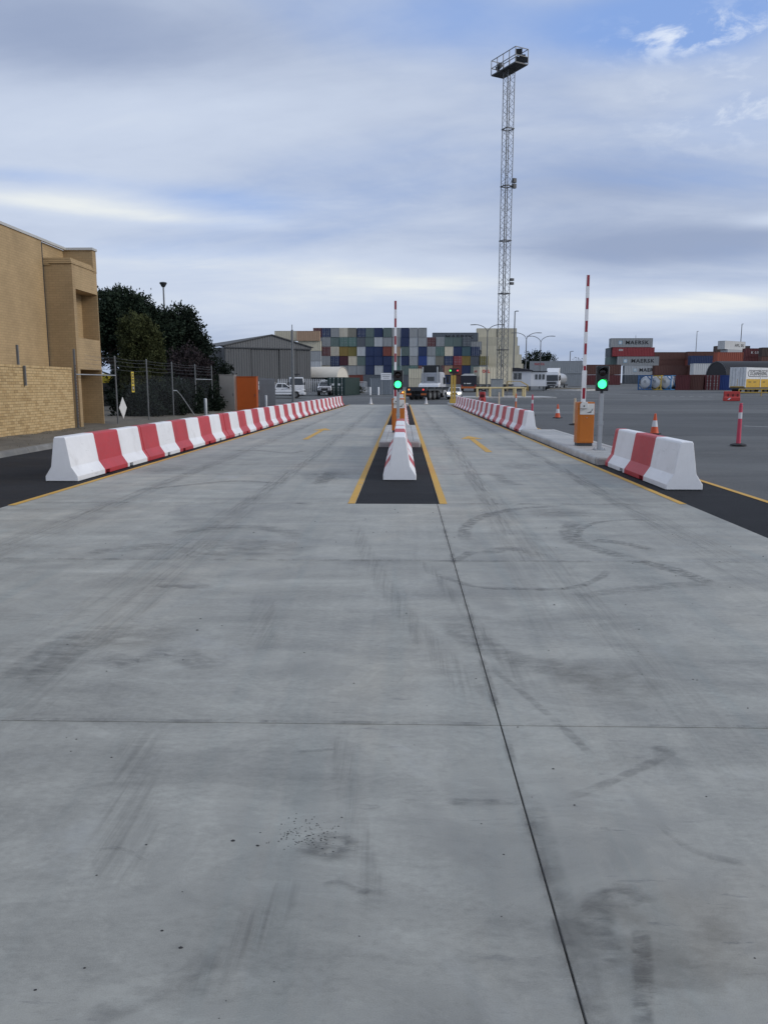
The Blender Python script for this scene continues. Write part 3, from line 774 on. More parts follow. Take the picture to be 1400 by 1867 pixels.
bmesh_ = [bm_.mesh('brick', BRK[i]) for i in range(3)]
rest = MB()
for i, (a, b, z0) in enumerate(bricks):
    dx_ = random.uniform(-.003, .003); mi = random.choice((0, 0, 1, 1, 2))
    if i < 300:
        o = link('brick', bmesh_[mi], bw, (dx_, a, z0)); o.scale = (1, b - a, 1)
    else: rest.box(-.10 + dx_, dx_, a, b, z0, z0 + .076, mi)
o = rest.build('bricks', BRK, bw); o['kind'] = 'stuff'
m = MB()
for k in range(60):
    y1 = 14.36 - k * .115
    if y1 < 7.5: break
    m.box(-.225, .004, y1 - .107, y1, 2.262, 2.335, random.choice((0, 1, 1, 2)))
m.build('coping', BRK, bw)

bb = thing('brick_building', 'tall tan brick building with a recessed corner bay on the left', 'building', (0, 0, 0))
BX, BY = brick_mat('building_brick', (.40, .288, .152), (.44, .315, .17), (.30, .215, .12), 'X', .3), brick_mat('building_brick_front', (.36, .257, .136), (.40, .282, .152), (.275, .197, .11), 'Y', .3)
CAPM = M('roof_capping', (.50, .50, .48), .5, .2, .1)
m = MB(); m.box(-24, -13.0, 8, 29.05, -.1, 6.84); m.box(-24, -13.10, 29.05, 31.1, -.1, 6.84); m.build('wall', BX, bb)
m = MB(); m.box(-24, -11.97, 31.1, 31.45, 6.0, 6.84); m.build('parapet_wall', BY, bb)
# bay: column, recess, lintels
m = MB(); m.box(-13.099, -11.98, 29.1, 29.34, -.1, 6.05); m.build('bay_column', BY, bb)
m = MB(); m.box(-13.0, -11.984, 29.342, 31.40, 5.20, 6.10); m.build('bay_lintel', BX, bb)
m = MB(); m.box(-13.0, -11.984, 29.342, 31.40, 2.30, 3.45); m.build('bay_spandrel', BX, bb)
m = MB(); m.box(-24, -12.62, 29.35, 31.40, 3.45, 5.2); m.box(-24, -13.06, 29.35, 31.40, -.1, 2.3); m.build('recess_wall', BX, bb)
m = MB(); m.box(-24, -11.99, 31.402, 31.46, -.1, 6.0); m.build('end_wall', BY, bb)
for k in range(3):
    m = MB(); m.box(-13.02, -11.955 - .03 * k, 29.06 + .02 * k, 31.40, 6.0 + .07 * k + .06, 6.0 + .07 * k + .12); m.build('corbel_course', BX, bb)
m = MB(); m.prism([(-13.09, 6.0), (-12.72, 6.0), (-13.09, 6.2)], 'Y', 29.07, 29.12); m.build('weathering_slope', BX, bb)
m = MB(); m.box(-13.06, -12.96, 8, 31.04, 6.84, 6.93); m.box(-13.06, -11.93, 31.04, 31.14, 6.84, 6.93); m.box(-12.03, -11.93, 31.14, 31.5, 6.84, 6.93); m.build('roof_capping', CAPM, bb)
m = MB(); m.tube((-12.99, 24.6, 6.0), (-12.8, 24.6, 5.95), .05, n=8); m.box(-12.93, -12.78, 24.55, 24.7, 5.84, 5.98); m.build('wall_lamp', DSTEEL, bb)
m = MB(); m.box(-13.0, -12.985, 29.02, 29.06, 0, 6.8); m.build('movement_joint', DSTEEL, bb)

# ================================================================== CHAIN-LINK FENCE
fx = -11.5
fence = thing('security_fence', 'chain-link security fence with steel posts and barbed wire before dark trees', 'fence', (fx, 0, 0))
FY = [28.6, 31.6, 35.5, 39.4, 43.8, 47.6]
for i, y in enumerate(FY[1:]):
    m = MB(); m.tube((0, y, 0), (0, y, 2.82), .032, n=10); m.lathe([(.036, 2.82), (.036, 2.85), (.01, 2.87)], 10, (0, y, 0)); m.build('post', GREYST, fence, True)
m = MB(); m.tube((-.34, 28.5, 2.1), (0, 31.6, 2.1), .022); m.build('rail', GALV, fence)
m = MB(); m.tube((0, 43.8, 2.05), (0, 47.6, 2.05), .022); m.build('rail', GALV, fence)
m = MB(); m.path([(0, 39.4, 1.45), (.02, 40.0, 1.45), (.1, 40.5, 1.2), (.5, 41.6, .1)], .026); m.build('stay', GALV, fence)
for z in (2.35, 2.52, 2.68, 2.8):
    m = MB()
    for i in range(len(FY) - 1):
        y0, y1 = FY[i], FY[i + 1]; pts = [(0, y0 + (y1 - y0) * k / 6, z - .05 * math.sin(math.pi * k / 6)) for k in range(7)]
        m.path(pts, .003, 4)
        for k in range(24):
            yy = y0 + (y1 - y0) * (k + .5) / 24; m.tube((-.02, yy, z - .06), (.02, yy + .01, z - .02), .002, n=3)
    m.build('barbed_wire', GREYST, fence)
m = MB()
for k in range(-16, 140):
    y0 = 31.6 + k * .115
    for s in (1, -1):
        ya, yb = (y0, y0 + 2.0) if s == 1 else (y0 + 2.0, y0)
        za, zb = .15, 2.15
        # clip to fence span
        if min(ya, yb) < 31.6 or max(ya, yb) > 47.6: continue
        m.tube((0, ya, za), (0, yb, zb), .0014, n=3, caps=False)
m.build('chain_link', GREYST, fence)
sg = thing('warning_sign', 'narrow yellow warning sign hung on the chain-link fence', 'sign', (fx + .03, 33.5, 1.42))
m = MB(); m.box(0, .008, -.16, .16, 0, .86); m.build('board', M('sign_yellow', (.62, .47, .04), .5), sg)
for z in (.60, .35, .06):
    m = MB(); m.box(.008, .012, -.11, .11, z, z + .2); m.build('symbol_panel', DARKPAINT, sg)
for z, t_ in ((.66, 'O'), (.41, 'H')):
    m = MB(); m.tube((.012, 0, z + .04), (.016, 0, z + .04), .06, n=12); m.build('symbol', M('sign_yellow'), sg)
m = MB(); m.tube((.012, 0, .17), (.018, 0, .17), .045, n=10); m.build('symbol', CREAM, sg)
dsn = tag(MB().prism([(-.44, 0), (0, -.44), (.44, 0), (0, .44)], 'X', 0, .01).build('diamond_sign', CREAM, None, False, 0, (fx + .05, 32.1, .80)), 'white diamond-shaped sign panel on the fence post', 'sign')
wp = thing('wall_post', 'tall rusty steel post at the end of the low brick wall', 'post', (-11.84, 28.5, 0))
m = MB(); m.box(-.03, .03, -.03, .03, 0, 3.0); m.build('upright', GREYST, wp)
m = MB()
for k in range(20): m.box(.032, .045, -.02, .02, .3 + k * .11, .34 + k * .11)
m.build('cleats', M('rusty_steel', (.16, .08, .05), .8, var=.3), wp)
w2 = thing('wall_post', 'short steel post bracketed to the face of the low brick wall', 'post', (-11.85, 24.7, 1.7))
m = MB(); m.box(-.03, .03, -.03, .03, 0, .62); m.build('lower_post', GREYST, w2)
m = MB(); m.box(-.16, -.10, -.15, -.09, .55, 1.25); m.build('upper_post', GREYST, w2)

# bollards, cabinets, palisade by the left lane
def pipe_bollard(x, y, h, label):
    m = MB(); m.lathe([(.085, 0), (.085, h - .03), (.07, h), (.02, h + .015)], 14)
    return tag(m.build('pipe_bollard', GALV, None, True, 0, (x, y, 0)), label, 'bollard', 'grey pipe bollards')
pipe_bollard(gx(374, 42), 42.0, 1.02, 'grey pipe bollard in front of the chain-link fence')
pipe_bollard(gx(484.5, 49), 49.0, 1.10, 'grey pipe bollard beside the grey palisade fence')
STEEL = M('stainless_steel', (.42, .40, .37), .38, .75, .12, 1.0)
def cabinet(px0, px1, y, d, ztop, mat, name, label, door=True):
    x0, x1 = gx(px0, y), gx(px1, y); r = thing(name, label, 'cabinet', ((x0 + x1) / 2, y, 0)); h = (x1 - x0) / 2
    m = MB(); m.box(-h, h, 0, d, .08, ztop); m.build('cabinet_body', mat, r, False, .015)
    m = MB(); m.box(-h + .03, h - .03, .03, d - .03, 0, .08); m.build('plinth', DSTEEL, r)
    m = MB(); m.box(-h + .04, h - .04, -.012, 0, .14, ztop - .06); dr = m.build('door', mat, r, False, .004)
    m = MB(); m.box(h - .12, h - .09, -.04, -.012, ztop * .45, ztop * .52); m.build('handle', DSTEEL, dr)
    m = MB(); m.box(-h - .02, h + .02, -.03, d + .02, ztop, ztop + .03); m.build('lid', mat, r)
    return r
cabinet(400, 428, 49.6, .7, 2.36, STEEL, 'steel_cabinet', 'tall stainless steel cabinet beside the orange cabinet')
cabinet(431, 468, 50.2, .5, 2.25, M('deep_orange_paint', (.42, .080, .006), .45, var=.06), 'orange_cabinet', 'tall orange cabinet beside the stainless steel one')
PAL = M('grey_palisade', (.13, .14, .155), .5, .2, .1)
def palisade(p0, p1, h, mat, label, step=.16, post=2.7, w=.07):
    p0, p1 = Vector(p0), Vector(p1); L = (p1 - p0).length; a = math.atan2((p1 - p0).y, (p1 - p0).x)
    r = thing('palisade_fence', label, 'fence', p0, a, 'palisade fences')
    pm = MB(); pm.prism([(-w / 2, .05), (w / 2, .05), (w / 2, h - .12), (0, h), (-w / 2, h - .12)], 'Y', -.012, .006); pme = pm.mesh('pale', mat)
    n = int(L / step)
    for i in range(n): link('pale', pme, r, ((i + .5) * L / n, 0, 0))
    for z in (.35, h - .45):
        m = MB(); m.box(0, L, .008, .05, z - .025, z + .025); m.build('rail', mat, r)
    k = max(1, round(L / post))
    for i in range(k + 1):
        m = MB(); m.box(i * L / k - .04, i * L / k + .04, .052, .13, 0, h - .1); m.build('post', mat, r)
    return r
palisade((-9.25, 50.9, 0), (-9.25, 57.2, 0), 2.2, PAL, 'dark grey palisade fence running back from the orange cabinet')
palisade((-9.27, 57.35, 0), (-9.86, 60.3, 0), 2.15, PAL, 'short dark grey palisade gate leaf ending the fence run')
WPAL = M('white_palisade', (.60, .61, .62), .5, 0, .06)
palisade((gx(507, 108), 108, gz(108)), (gx(592, 108), 108, gz(108)), 2.2, WPAL, 'white palisade fence behind the parked white utility vehicles', .26, 2.9, .12)

# poles on the left
def lamp_pole(px, y, top, label, arm=0, head='flat', r0=.11):
    z0 = gz(y); x = gx(px, y); h = hz(top, y) - z0
    r = thing('lamp_pole', label, 'lamp post', (x, y, z0), 0, 'lamp posts')
    m = MB(); m.tube((0, 0, 0), (0, 0, h), r0, r0 * .6, 10); m.tube((0, 0, 0), (0, 0, .05), r0 * 2, n=10); m.build('pole', GREYST, r, True)
    if head == 'flood':
        m = MB(); m.lathe([(.12, -.05), (.30, .25), (.26, .32), (.03, .36)], 12, (0, 0, h)); m.build('lamp_head', DSTEEL, r, True)
    elif head == 'side':
        m = MB(); m.box(-.05, arm, -.06, .06, h - .06, h + .02); m.box(arm - .1, arm + .45, -.14, .14, h - .04, h + .10); m.build('lamp_head', GREYST, r)
    elif head == 'spike':
        m = MB(); m.tube((0, 0, h), (0, 0, h + .5), .035, n=6); m.build('spike', DSTEEL, r)
    return r
lamp_pole(534.5, 79, 601, 'plain grey pole standing behind the far end of the left barrier row', head='spike', r0=.17)
lamp_pole(306, 64, 521, 'lamp pole rising behind the dark trees on the left', head='flood', r0=.10)
lamp_pole(935, 150, 568, 'tall thin lamp pole right of the lattice mast', .2, 'side', .16)
lamp_pole(1037, 200, 641, 'grey lamp pole beside the stacked grey containers', .3, 'side', .16)
lamp_pole(1154, 300, 613, 'thin distant pole above the two lettered grey containers', head='spike', r0=.14)
lamp_pole(1264, 300, 605, 'thin distant lamp pole above the brown containers', .1, 'side', .17)
lamp_pole(1344, 280, 592, 'tall distant lamp pole above the pale lettered containers', .1, 'side', .20)
def double_lamp(px, y, top, label):
    z0 = gz(y); x = gx(px, y); h = hz(top, y) - z0
    r = thing('street_lamp', label, 'street lamp', (x, y, z0), 0, 'double-armed street lamps')
    m = MB(); m.tube((0, 0, 0), (0, 0, h - 1.3), .13, .08, 10); m.build('pole', GREYST, r, True)
    for s in (-1, 1):
        pts = [(s * 2.0 * (1 - math.cos(a)), 0, h - 1.3 + 1.3 * math.sin(a)) for a in [k * math.pi / 2 / 7 for k in range(8)]]
        m = MB(); m.path(pts, .055, 8); am = m.build('arm', GREYST, r, True)
        m = MB(); m.hull([(-.1, .0, .08), (.85, -.02, .10), (.8, .10, .08), (.1, .14, .06)]); m.build('lamp_head', GREYST, r, False, .02, (s * 1.9, 0, h - .08), 0 if s > 0 else math.pi)
    return r
double_lamp(886.5, 128, 592, 'double-armed street lamp nearest the lattice mast, in front of the beige containers')
double_lamp(957, 146, 607, 'double-armed street lamp rising from behind the white site office')
double_lamp(983, 155, 613, 'double-armed street lamp farthest to the right, above the white tanker truck')

# ================================================================== TREES
def leaf_mat(name, c=None, var=.5):
    if name in MATS: return MATS[name]
    mt, t, b = principled(name); MATS[name] = mt
    pos = t.add('ShaderNodeNewGeometry').outputs['Position']
    n = t.noise(pos, 1.6, 5, .6); n2 = t.noise(pos, 14, 3, .6)
    k = t.math('ADD', t.ramp(n, .3, .7, 1 - var, 1 + var, False), t.ramp(n2, .2, .8, -.3, .3, False))
    t.put(b.inputs['Base Color'], t.mix(1.0, (*c, 1), k, 'MULTIPLY')); b.inputs['Roughness'].default_value = .7
    b.inputs['Specular IOR Level'].default_value = .08
    return mt
BARK = M('bark', (.05, .04, .032), .95, var=.3, scale=4, bump=.8, bscale=20)
def foliage(blobs, nclump, per, size, seed, upright=.0, shell=.35, spike=1.0):
    rnd = random.Random(seed); mb = MB(); tot = sum(b[3] * b[4] * b[5] for b in blobs)
    for b in blobs:
        for _ in range(max(1, int(nclump * b[3] * b[4] * b[5] / tot))):
            u = Vector((rnd.gauss(0, 1), rnd.gauss(0, 1), rnd.gauss(0, 1))).normalized()
            rr = 1 - shell * rnd.random() ** 1.5 if rnd.random() < .8 else rnd.random()
            rr *= rnd.uniform(.88, 1.1)
            c = Vector((b[0] + u.x * b[3] * rr, b[1] + u.y * b[4] * rr, b[2] + u.z * b[5] * rr))
            axis = (u * .6 + Vector((0, 0, .5 + upright)) + Vector((rnd.gauss(0, .4), rnd.gauss(0, .4), rnd.gauss(0, .3)))).normalized()
            cl = size * rnd.uniform(1.5, 3.6) * spike
            for _k in range(per):
                d = (axis + Vector((rnd.gauss(0, .55), rnd.gauss(0, .55), rnd.gauss(0, .55)))).normalized()
                p = c + axis * cl * rnd.uniform(-.5, .6) + Vector((rnd.gauss(0, 1), rnd.gauss(0, 1), rnd.gauss(0, 1))) * size * .7
                sd_ = d.cross(Vector((rnd.gauss(0, 1), rnd.gauss(0, 1), rnd.gauss(0, 1)))).normalized() * size * rnd.uniform(.25, .45)
                L = d * size * rnd.uniform(.8, 1.6)
                i = mb.ring([p - sd_ * .4, p + L * .5 + sd_, p + L, p + L * .5 - sd_]); mb.face(i)
    return mb
def tree(name, label, loc, trunk, limbs, blobs, nclump, per, size, mat, seed, cat='tree', group=None, **kw):
    r = thing(name, label, cat, loc, 0, group)
    m = MB()
    for i in range(len(trunk) - 1): m.tube(trunk[i][:3], trunk[i + 1][:3], trunk[i][3], trunk[i + 1][3], 9)
    for a, b, ra, rb in limbs: m.tube(a, b, ra, rb, 7)
    m.build('trunk', BARK, r, True)
    foliage(blobs, nclump, per, size, seed, **kw).build('crown', mat, r)
    return r
DK = leaf_mat('dark_needles', (.022, .034, .022)); DK2 = leaf_mat('dark_leaves', (.016, .024, .017)); OLV = leaf_mat('olive_conifer', (.050, .058, .024), .55); PURP = leaf_mat('dull_purple_shrub', (.040, .032, .034))
gy = 56
tree('pine_tree', 'tall dark pine tree directly behind the brick building', (gx(212, gy), gy, 0),
     [(0, 0, 0, .30), (.1, 0, 2.2, .25), (-.3, 0, 4.2, .20), (-.4, .2, 6.5, .12)], [((.0, 0, 3.0), (-1.6, -.4, 4.6), .12, .05), ((-.2, 0, 4.0), (1.8, 0, 5.6), .11, .05), ((.05, 0, 2.3), (-1.3, -.8, 2.9), .08, .03), ((-.3, 0, 5), (1.0, .6, 7.2), .08, .03)],
     [(-.3, 0, 6.3, 2.2, 2.0, 1.8), (.9, 0, 6.5, 2.2, 1.8, 1.6), (-1.0, .2, 5.0, 1.4, 1.6, 1.2), (2.2, .2, 5.0, 1.9, 1.6, 1.9), (.6, .4, 7.4, 1.2, 1.0, .9), (-1.3, 0, 7.0, .9, .9, .9), (1.6, .3, 3.4, 1.8, 1.5, 1.6), (-2.3, 0, 5.6, 1.3, 1.3, 1.7), (-2.0, .6, 3.8, 1.2, 1.0, 1.0), (3.2, .4, 5.6, 1.5, 1.3, 1.3), (3.0, .3, 3.0, 1.8, 1.3, 1.8)], 2600, 24, .17, DK, 21, spike=1.3, shell=.5)
gy = 58
tree('pine_tree', 'dark spreading pine tree with feathery top left of the grey shed', (gx(318, gy), gy, 0),
     [(0, 0, 0, .28), (0, 0, 2.5, .22), (.2, 0, 5.0, .12)], [((0, 0, 2.2), (1.6, 0, 4.4), .1, .04), ((0, 0, 2.5), (-1.7, .3, 4.8), .1, .04)],
     [(-.4, 0, 5.2, 1.9, 1.6, 1.5), (.6, 0, 5.9, 1.3, 1.2, 1.4), (1.5, 0, 4.4, 1.3, 1.2, 1.5), (-1.7, 0, 5.0, 1.4, 1.2, 1.3), (.5, 0, 3.6, 1.6, 1.4, 1.4), (1.8, 0, 3.5, 1.0, 1.0, 1.0), (-1.6, 0, 3.4, 1.5, 1.3, 1.2)], 1900, 24, .17, DK2, 22, spike=1.3, shell=.5)
gy = 46
tree('cypress_tree', 'rounded olive green conifer growing behind the fence', (gx(259, gy), gy, 0),
     [(0, 0, 0, .2), (0, 0, 4.4, .08)], [((0, 0, 1.0), (.5, 0, 2.0), .06, .03)],
     [(-.1, 0, 4.25, 1.0, .95, 1.35), (.1, 0, 3.0, 1.18, 1.15, 1.5), (0, 0, 1.6, 1.1, 1.05, 1.4), (.25, 0, 3.9, .92, .95, 1.25), (-.35, 0, 4.6, .75, .8, .95)], 1500, 22, .115, OLV, 23, upright=.5, shell=.12)
for px, y, zc, rx, rz_, mt, nm, lb, n in [(345, 52, 2.6, 1.6, 1.5, PURP, 'shrub', 'dull purple-brown shrub between the conifer and the grey shed', 420),
                                     (300, 50, 1.1, 1.5, 1.2, DK2, 'shrub', 'dark low shrub behind the bent fence stay', 420),
                                     (228, 47, 1.2, 1.0, 1.3, DK2, 'shrub', 'dark shrub left of the rounded conifer', 320),
                                     (372, 54, 1.3, 1.3, 1.4, DK2, 'shrub', 'dark shrub behind the fence rail beside the steel cabinet', 380),
                                     (330, 44, .8, 1.2, .9, DK2, 'shrub', 'dark low scrub right of the bent fence stay', 320),
                                     (285, 41, .8, 1.3, 1.0, DK2, 'shrub', 'dark low scrub at the foot of the rounded conifer', 360),
                                     (245, 39, .7, 1.1, .9, DK2, 'shrub', 'dark low scrub behind the yellow warning sign', 320),
                                     (362, 48, .9, 1.3, 1.1, DK2, 'shrub', 'dark low scrub behind the grey pipe bollard', 360),
                                     (392, 58, 2.2, 1.5, 1.3, DK2, 'shrub', 'dark shrub behind the stainless steel cabinet', 360)]:
    tree(nm, lb, (gx(px, y), y, 0), [(0, 0, 0, .08), (0, 0, zc, .04)], [], [(0, 0, zc, rx, 1.1, rz_), (.4, 0, zc * .55, rx * .8, 1.0, zc * .5)], n, 20, .13, mt, int(px), 'shrub', 'shrubs behind the fence')
# yard behind the fence: low wall and parked yellow vehicle
m = MB(); m.box(-4.2, 4.2, 0, .2, 0, 1.9); 
tag(m.build('garden_wall', M('weathered_block', (.055, .05, .045), .9, var=.4, scale=1.5), None, False, 0, (gx(215, 60), 60, 0)), 'weathered dark block wall under the pine trees', 'wall')
yt = thing('yellow_container', 'yellow skip bin seen between the brick building and the pine', 'skip bin', (gx(195, 68), 68, 0))
m = MB(); m.hull([(-1.3, 1.1, .9), (1.3, 1.1, .9), (1.6, 2.7, 1.1), (-1.6, 2.7, 1.1)]); m.build('bin_body', M('bin_yellow', (.50, .40, .03), .5), yt)
for k in range(5):
    m = MB(); m.box(-1.2 + k * .55, -1.1 + k * .55, -1.16, -1.08, 1.2, 2.6); m.build('rib', M('bin_yellow'), yt)
m = MB(); m.box(-1.2, 1.2, -.8, .8, 0, 1.08); m.build('cradle', GREYST, yt)

# ================================================================== GREY SHED
SHED = M('grey_cladding', (.135, .14, .145), .55, .1, .10, .5, streak=True); SHED2 = M('dark_cladding', (.10, .104, .108), .55, .1, .10, .5, streak=True)
yl_, yr_ = 117.0, 124.0
A = Vector((gx(412, yl_), yl_, 0)); B = Vector((gx(569, yr_), yr_, 0)); W_ = (B - A).length; ang = math.atan2(B.y - A.y, B.x - A.x)
zb = gz(120); ze, za = hz(631.5, 120) - zb, hz(610.5, 120) - zb
sh = thing('industrial_shed', 'grey corrugated shed with tall sliding doors left of the container wall', 'shed', (A.x, A.y, zb), ang)
def ribbed(x0, x1, z0, top, y, mat, name, pitch=.38, parent=sh):
    mb = MB(); n = max(1, int((x1 - x0) / pitch)); p = (x1 - x0) / n; prev = None
    for i in range(n):
        for u, d in ((0, 0), (.3, 0), (.42, -.05), (.88, -.05)):
            x = x0 + (i + u) * p; cur = mb.ring([(x, y + d, z0), (x, y + d, top(x))])
            if prev: mb.face((prev[0], cur[0], cur[1], prev[1]))
            prev = cur
    cur = mb.ring([(x1, y, z0), (x1, y, top(x1))]); mb.face((prev[0], cur[0], cur[1], prev[1]))
    return mb.build(name, mat, parent)
gt = lambda x: ze + (za - ze) * (1 - abs(x - W_ * .53) / (W_ * .53)) if x < W_ * .53 else ze + (za - ze) * (1 - (x - W_ * .53) / (W_ * .47))
ribbed(0, W_, ze - .15, gt, 0, SHED, 'gable')
dh = ze - .35
for k, (a, b) in enumerate(((0.0, .295), (.295, .615), (.615, .82), (.82, 1.0))):
    ribbed(a * W_ + .06, b * W_ - .06, .05, lambda x: dh, .12 + .10 * (k % 2), SHED2, 'sliding_door')
m = MB(); m.box(0, W_, -.08, .3, dh + .03, dh + .2); m.build('door_track', DSTEEL, sh)
m = MB(); m.box(0, W_, .4, 30, 0, ze - .2); m.build('walls', SHED, sh)
m = MB(); px_ = W_ * .53
m.prism([(-.25, ze - .05), (px_, za + .02), (W_ + .25, ze - .05), (W_ + .25, ze + .08), (px_, za + .16), (-.25, ze + .08)], 'Y', -.25, 30); m.build('roof', M('shed_roof', (.075, .078, .08), .8, 0, .12, .5), sh)
m = MB(); m.prism([(-.02, ze - .15), (-5.5, ze - 1.1), (-5.5, 0), (-.02, 0)], 'Y', 2.0, 28); m.build('lean_to', SHED, sh)
m = MB(); m.box(-7.5, -2.6, .8, 2.2, 2.7, 2.95); m.box(-7.4, -7.3, .9, 1.0, 0, 2.7); m.build('awning', DSTEEL, sh)

# ================================================================== CONTAINERS
PAL_ = dict(m=('maroon', (.105, .018, .022)), n=('navy', (.010, .028, .095)), g=('grey', (.285, .30, .31)), c=('cream', (.58, .53, .42)), o=('olive grey', (.19, .185, .155)),
            e=('grey-green', (.105, .15, .145)), l=('light grey', (.43, .455, .475)), y=('mustard', (.21, .145, .035)), v=('olive', (.185, .155, .04)), r=('rust red', (.185, .045, .03)),
            t=('tan', (.35, .235, .155)), b=('burgundy', (.055, .008, .018)), B=('bright blue', (.012, .045, .20)), d=('dark brown', (.052, .032, .028)), G=('green', (.085, .17, .15)),
            s=('slate', (.085, .10, .12)), T=('teal', (.05, .11, .13)), R=('red', (.25, .024, .032)), i=('beige', (.52, .485, .375)), k=('dark green', (.012, .035, .032)), w=('white', (.56, .57, .57)),
            q=('brown', (.095, .035, .026)), O=('orange-red', (.32, .075, .04)))
CM = {}
for k_, (nm, c) in PAL_.items():
    CM[k_] = M('container_' + nm.replace(' ', '_').replace('-', '_'), c, .55, .05, .12, .9, .22, streak=True, dirtcol=(.10, .075, .06), rnd=.10)
RODS = M('lock_rod_steel', (.38, .40, .40), .5, .3, .2)
CMESH = {}
def container_mesh(L, pitch):
    key = (round(L, 2), pitch)
    if key in CMESH: return CMESH[key]
    hw, H = 1.219, 2.591; mb = MB()
    for sx in (-1, 1):
        for y0, y1 in ((0, .14), (L - .14, L)): mb.box(min(sx * hw, sx * (hw - .12)), max(sx * hw, sx * (hw - .12)), y0, y1, 0, H)
        mb.box(min(sx * hw, sx * (hw - .09)), max(sx * hw, sx * (hw - .09)), .14, L - .14, 0, .15); mb.box(min(sx * hw, sx * (hw - .07)), max(sx * hw, sx * (hw - .07)), .14, L - .14, H - .09, H - .002)
        # corrugated side sheet
        n = max(4, int((L - .28) / pitch)); p = (L - .28) / n; prev = None
        for i in range(n):
            for u, d in ((0, .012), (.28, .012), (.5, .05), (.78, .05)) if pitch < 1.5 else ((0, .012), (.5, .012)):
                y = .14 + (i + u) * p; cur = mb.ring([(sx * (hw - d), y, .15), (sx * (hw - d), y, H - .09)])
                if prev: mb.face((prev[0], cur[0], cur[1], prev[1]))
                prev = cur
        cur = mb.ring([(sx * (hw - .012), L - .14, .15), (sx * (hw - .012), L - .14, H - .09)]); mb.face((prev[0], cur[0], cur[1], prev[1]))
    for y, s in ((0, 1), (L, -1)):
        mb.box(-hw + .12, hw - .12, min(y, y + s * .12), max(y, y + s * .12), 0, .14); mb.box(-hw + .12, hw - .12, min(y, y + s * .12), max(y, y + s * .12), H - .11, H)
        n = 8; p = (2 * hw - .24) / n; prev = None
        for i in range(n):
            for u, d in ((0, .03), (.28, .03), (.5, .07), (.78, .07)):
                x = -hw + .12 + (i + u) * p; cur = mb.ring([(x, y + s * d, .14), (x, y + s * d, H - .11)])
                if prev: mb.face((prev[0], cur[0], cur[1], prev[1]))
                prev = cur
        cur = mb.ring([(hw - .12, y + s * .03, .14), (hw - .12, y + s * .03, H - .11)]); mb.face((prev[0], cur[0], cur[1], prev[1]))
    mb.box(-hw + .07, hw - .07, .12, L - .12, H - .06, H - .02)
    CMESH[key] = mb.mesh('container', CM['g']); return CMESH[key]
dm = MB(); dm.box(0, 1.08, -.012, .028, .13, 2.50)
for x in (.28, .78):
    dm.tube((x, -.04, .05), (x, -.04, 2.56), .028, n=6, mi=1); dm.box(x - .10, x + .10, -.075, -.04, 1.05, 1.14, 1)
    for z in (.1, .7, 1.6, 2.4): dm.box(x - .08, x + .08, -.045, -.012, z, z + .10, 1)
DOOR = dm.mesh('door', CM['g']); DOOR.materials.append(RODS)
def own_mat(o, k):
    o.material_slots[0].link = 'OBJECT'; o.material_slots[0].material = CM[k]
def container(x, y, z, k, label, group, L=6.06, rotz=0.0, door=False, zs=1.0, pitch=.45, cat='shipping container'):
    o = link('shipping_container', container_mesh(L, pitch), None, (x, y, z), rotz); own_mat(o, k)
    if zs != 1.0: o.scale = (1, 1, zs)
    tag(o, label, cat, group)
    if door:
        for s in (-1, 1):
            d = link('door', DOOR, o, (s * 1.095, .0, 0)); d.scale = (-s, 1, 1); own_mat(d, k)
    return o
# the tall wall, columns from the left, rows from the top
ROWS = ['m+ n+ g c+ o n+ e n e g n g g', 'g+ g+ e G+ G+ s e l g+ g n l g m+ g+ e e s+', 'n m+ c+ y v l n n r t e l n g+ G+ c n T n+',
        'l g+ n+ b c e n n n e n g B l+ o n+ R+ y s v+', 'd c n+ g g g n l n G e G+ r+ r+ m+ t r n e g', 'q g e n g r g n e g s n g r g n q g n e']
YW = 230.0; X0 = gx(572, YW); PW = 2.515; TH = 2.66
for ri, row in enumerate(ROWS):
    tier = 5 - ri
    for ci, tok in enumerate(row.split()):
        k, dr = tok[0], tok.endswith('+')
        rn = ['top row', 'second row down', 'third row down', 'fourth row down', 'fifth row down', 'bottom row'][ri]
        jit = random.uniform(-.06, .06)
        container(X0 + PW * (ci + .5) + jit, YW + random.uniform(-.12, .12), gz(YW) + tier * TH, k,
                  f'{PAL_[k][0]} {"door-end" if dr else "plain-ended"} container, {rn} of the tall wall, {ORD[ci]} from left', 'containers in the tall wall', 12.19, 0, dr)
BLK = M('black_lettering', (.015, .016, .018), .5); WLET = M('white_lettering', (.62, .63, .63), .5); RLET = M('red_lettering', (.45, .03, .03), .5); STAR = M('pale_blue_star', (.25, .45, .60), .5)
# containers seen side-on: length runs along X (doors left), label lettering on the side facing us
def side_on(px, y, tier, k, label, group, L=12.19, turn=0.0, zs=1.0, th=TH, z=None, **kw):
    x = gx(px, y)
    o = container(x, y + 1.22, gz(y) + tier * th if z is None else z, k, label, group, L, R(-90) + turn, zs=zs, **kw)
    return o
def side_text(o, s, size, mat, along, z, bold=.0, sx=1.0):
    # the container's local right-hand side faces the camera when it lies along X
    return lettering(s, size, mat, o, (1.225, along, z), (R(90), 0, R(90)), bold=bold, sx=sx)
def star(o, along, z, r):
    m = MB(); pts = []
    for i in range(14):
        a = math.pi * 2 * i / 14; q = r if i % 2 == 0 else r * .42; pts.append((along + q * math.cos(a), z + q * math.sin(a)))
    m.box(1.219, 1.224, along - r * .80, along + r * .80, z - r * .80, z + r * .80, 1)
    m.prism(pts, 'X', 1.224, 1.232); m.build('emblem', [WLET, STAR], o)
o = side_on(787.5, 242, 5, 's', 'long grey container with dark lettering lying behind the tall wall', 'pale containers behind the wall', 13.7, z=hz(606.5, 242) - 2.6)
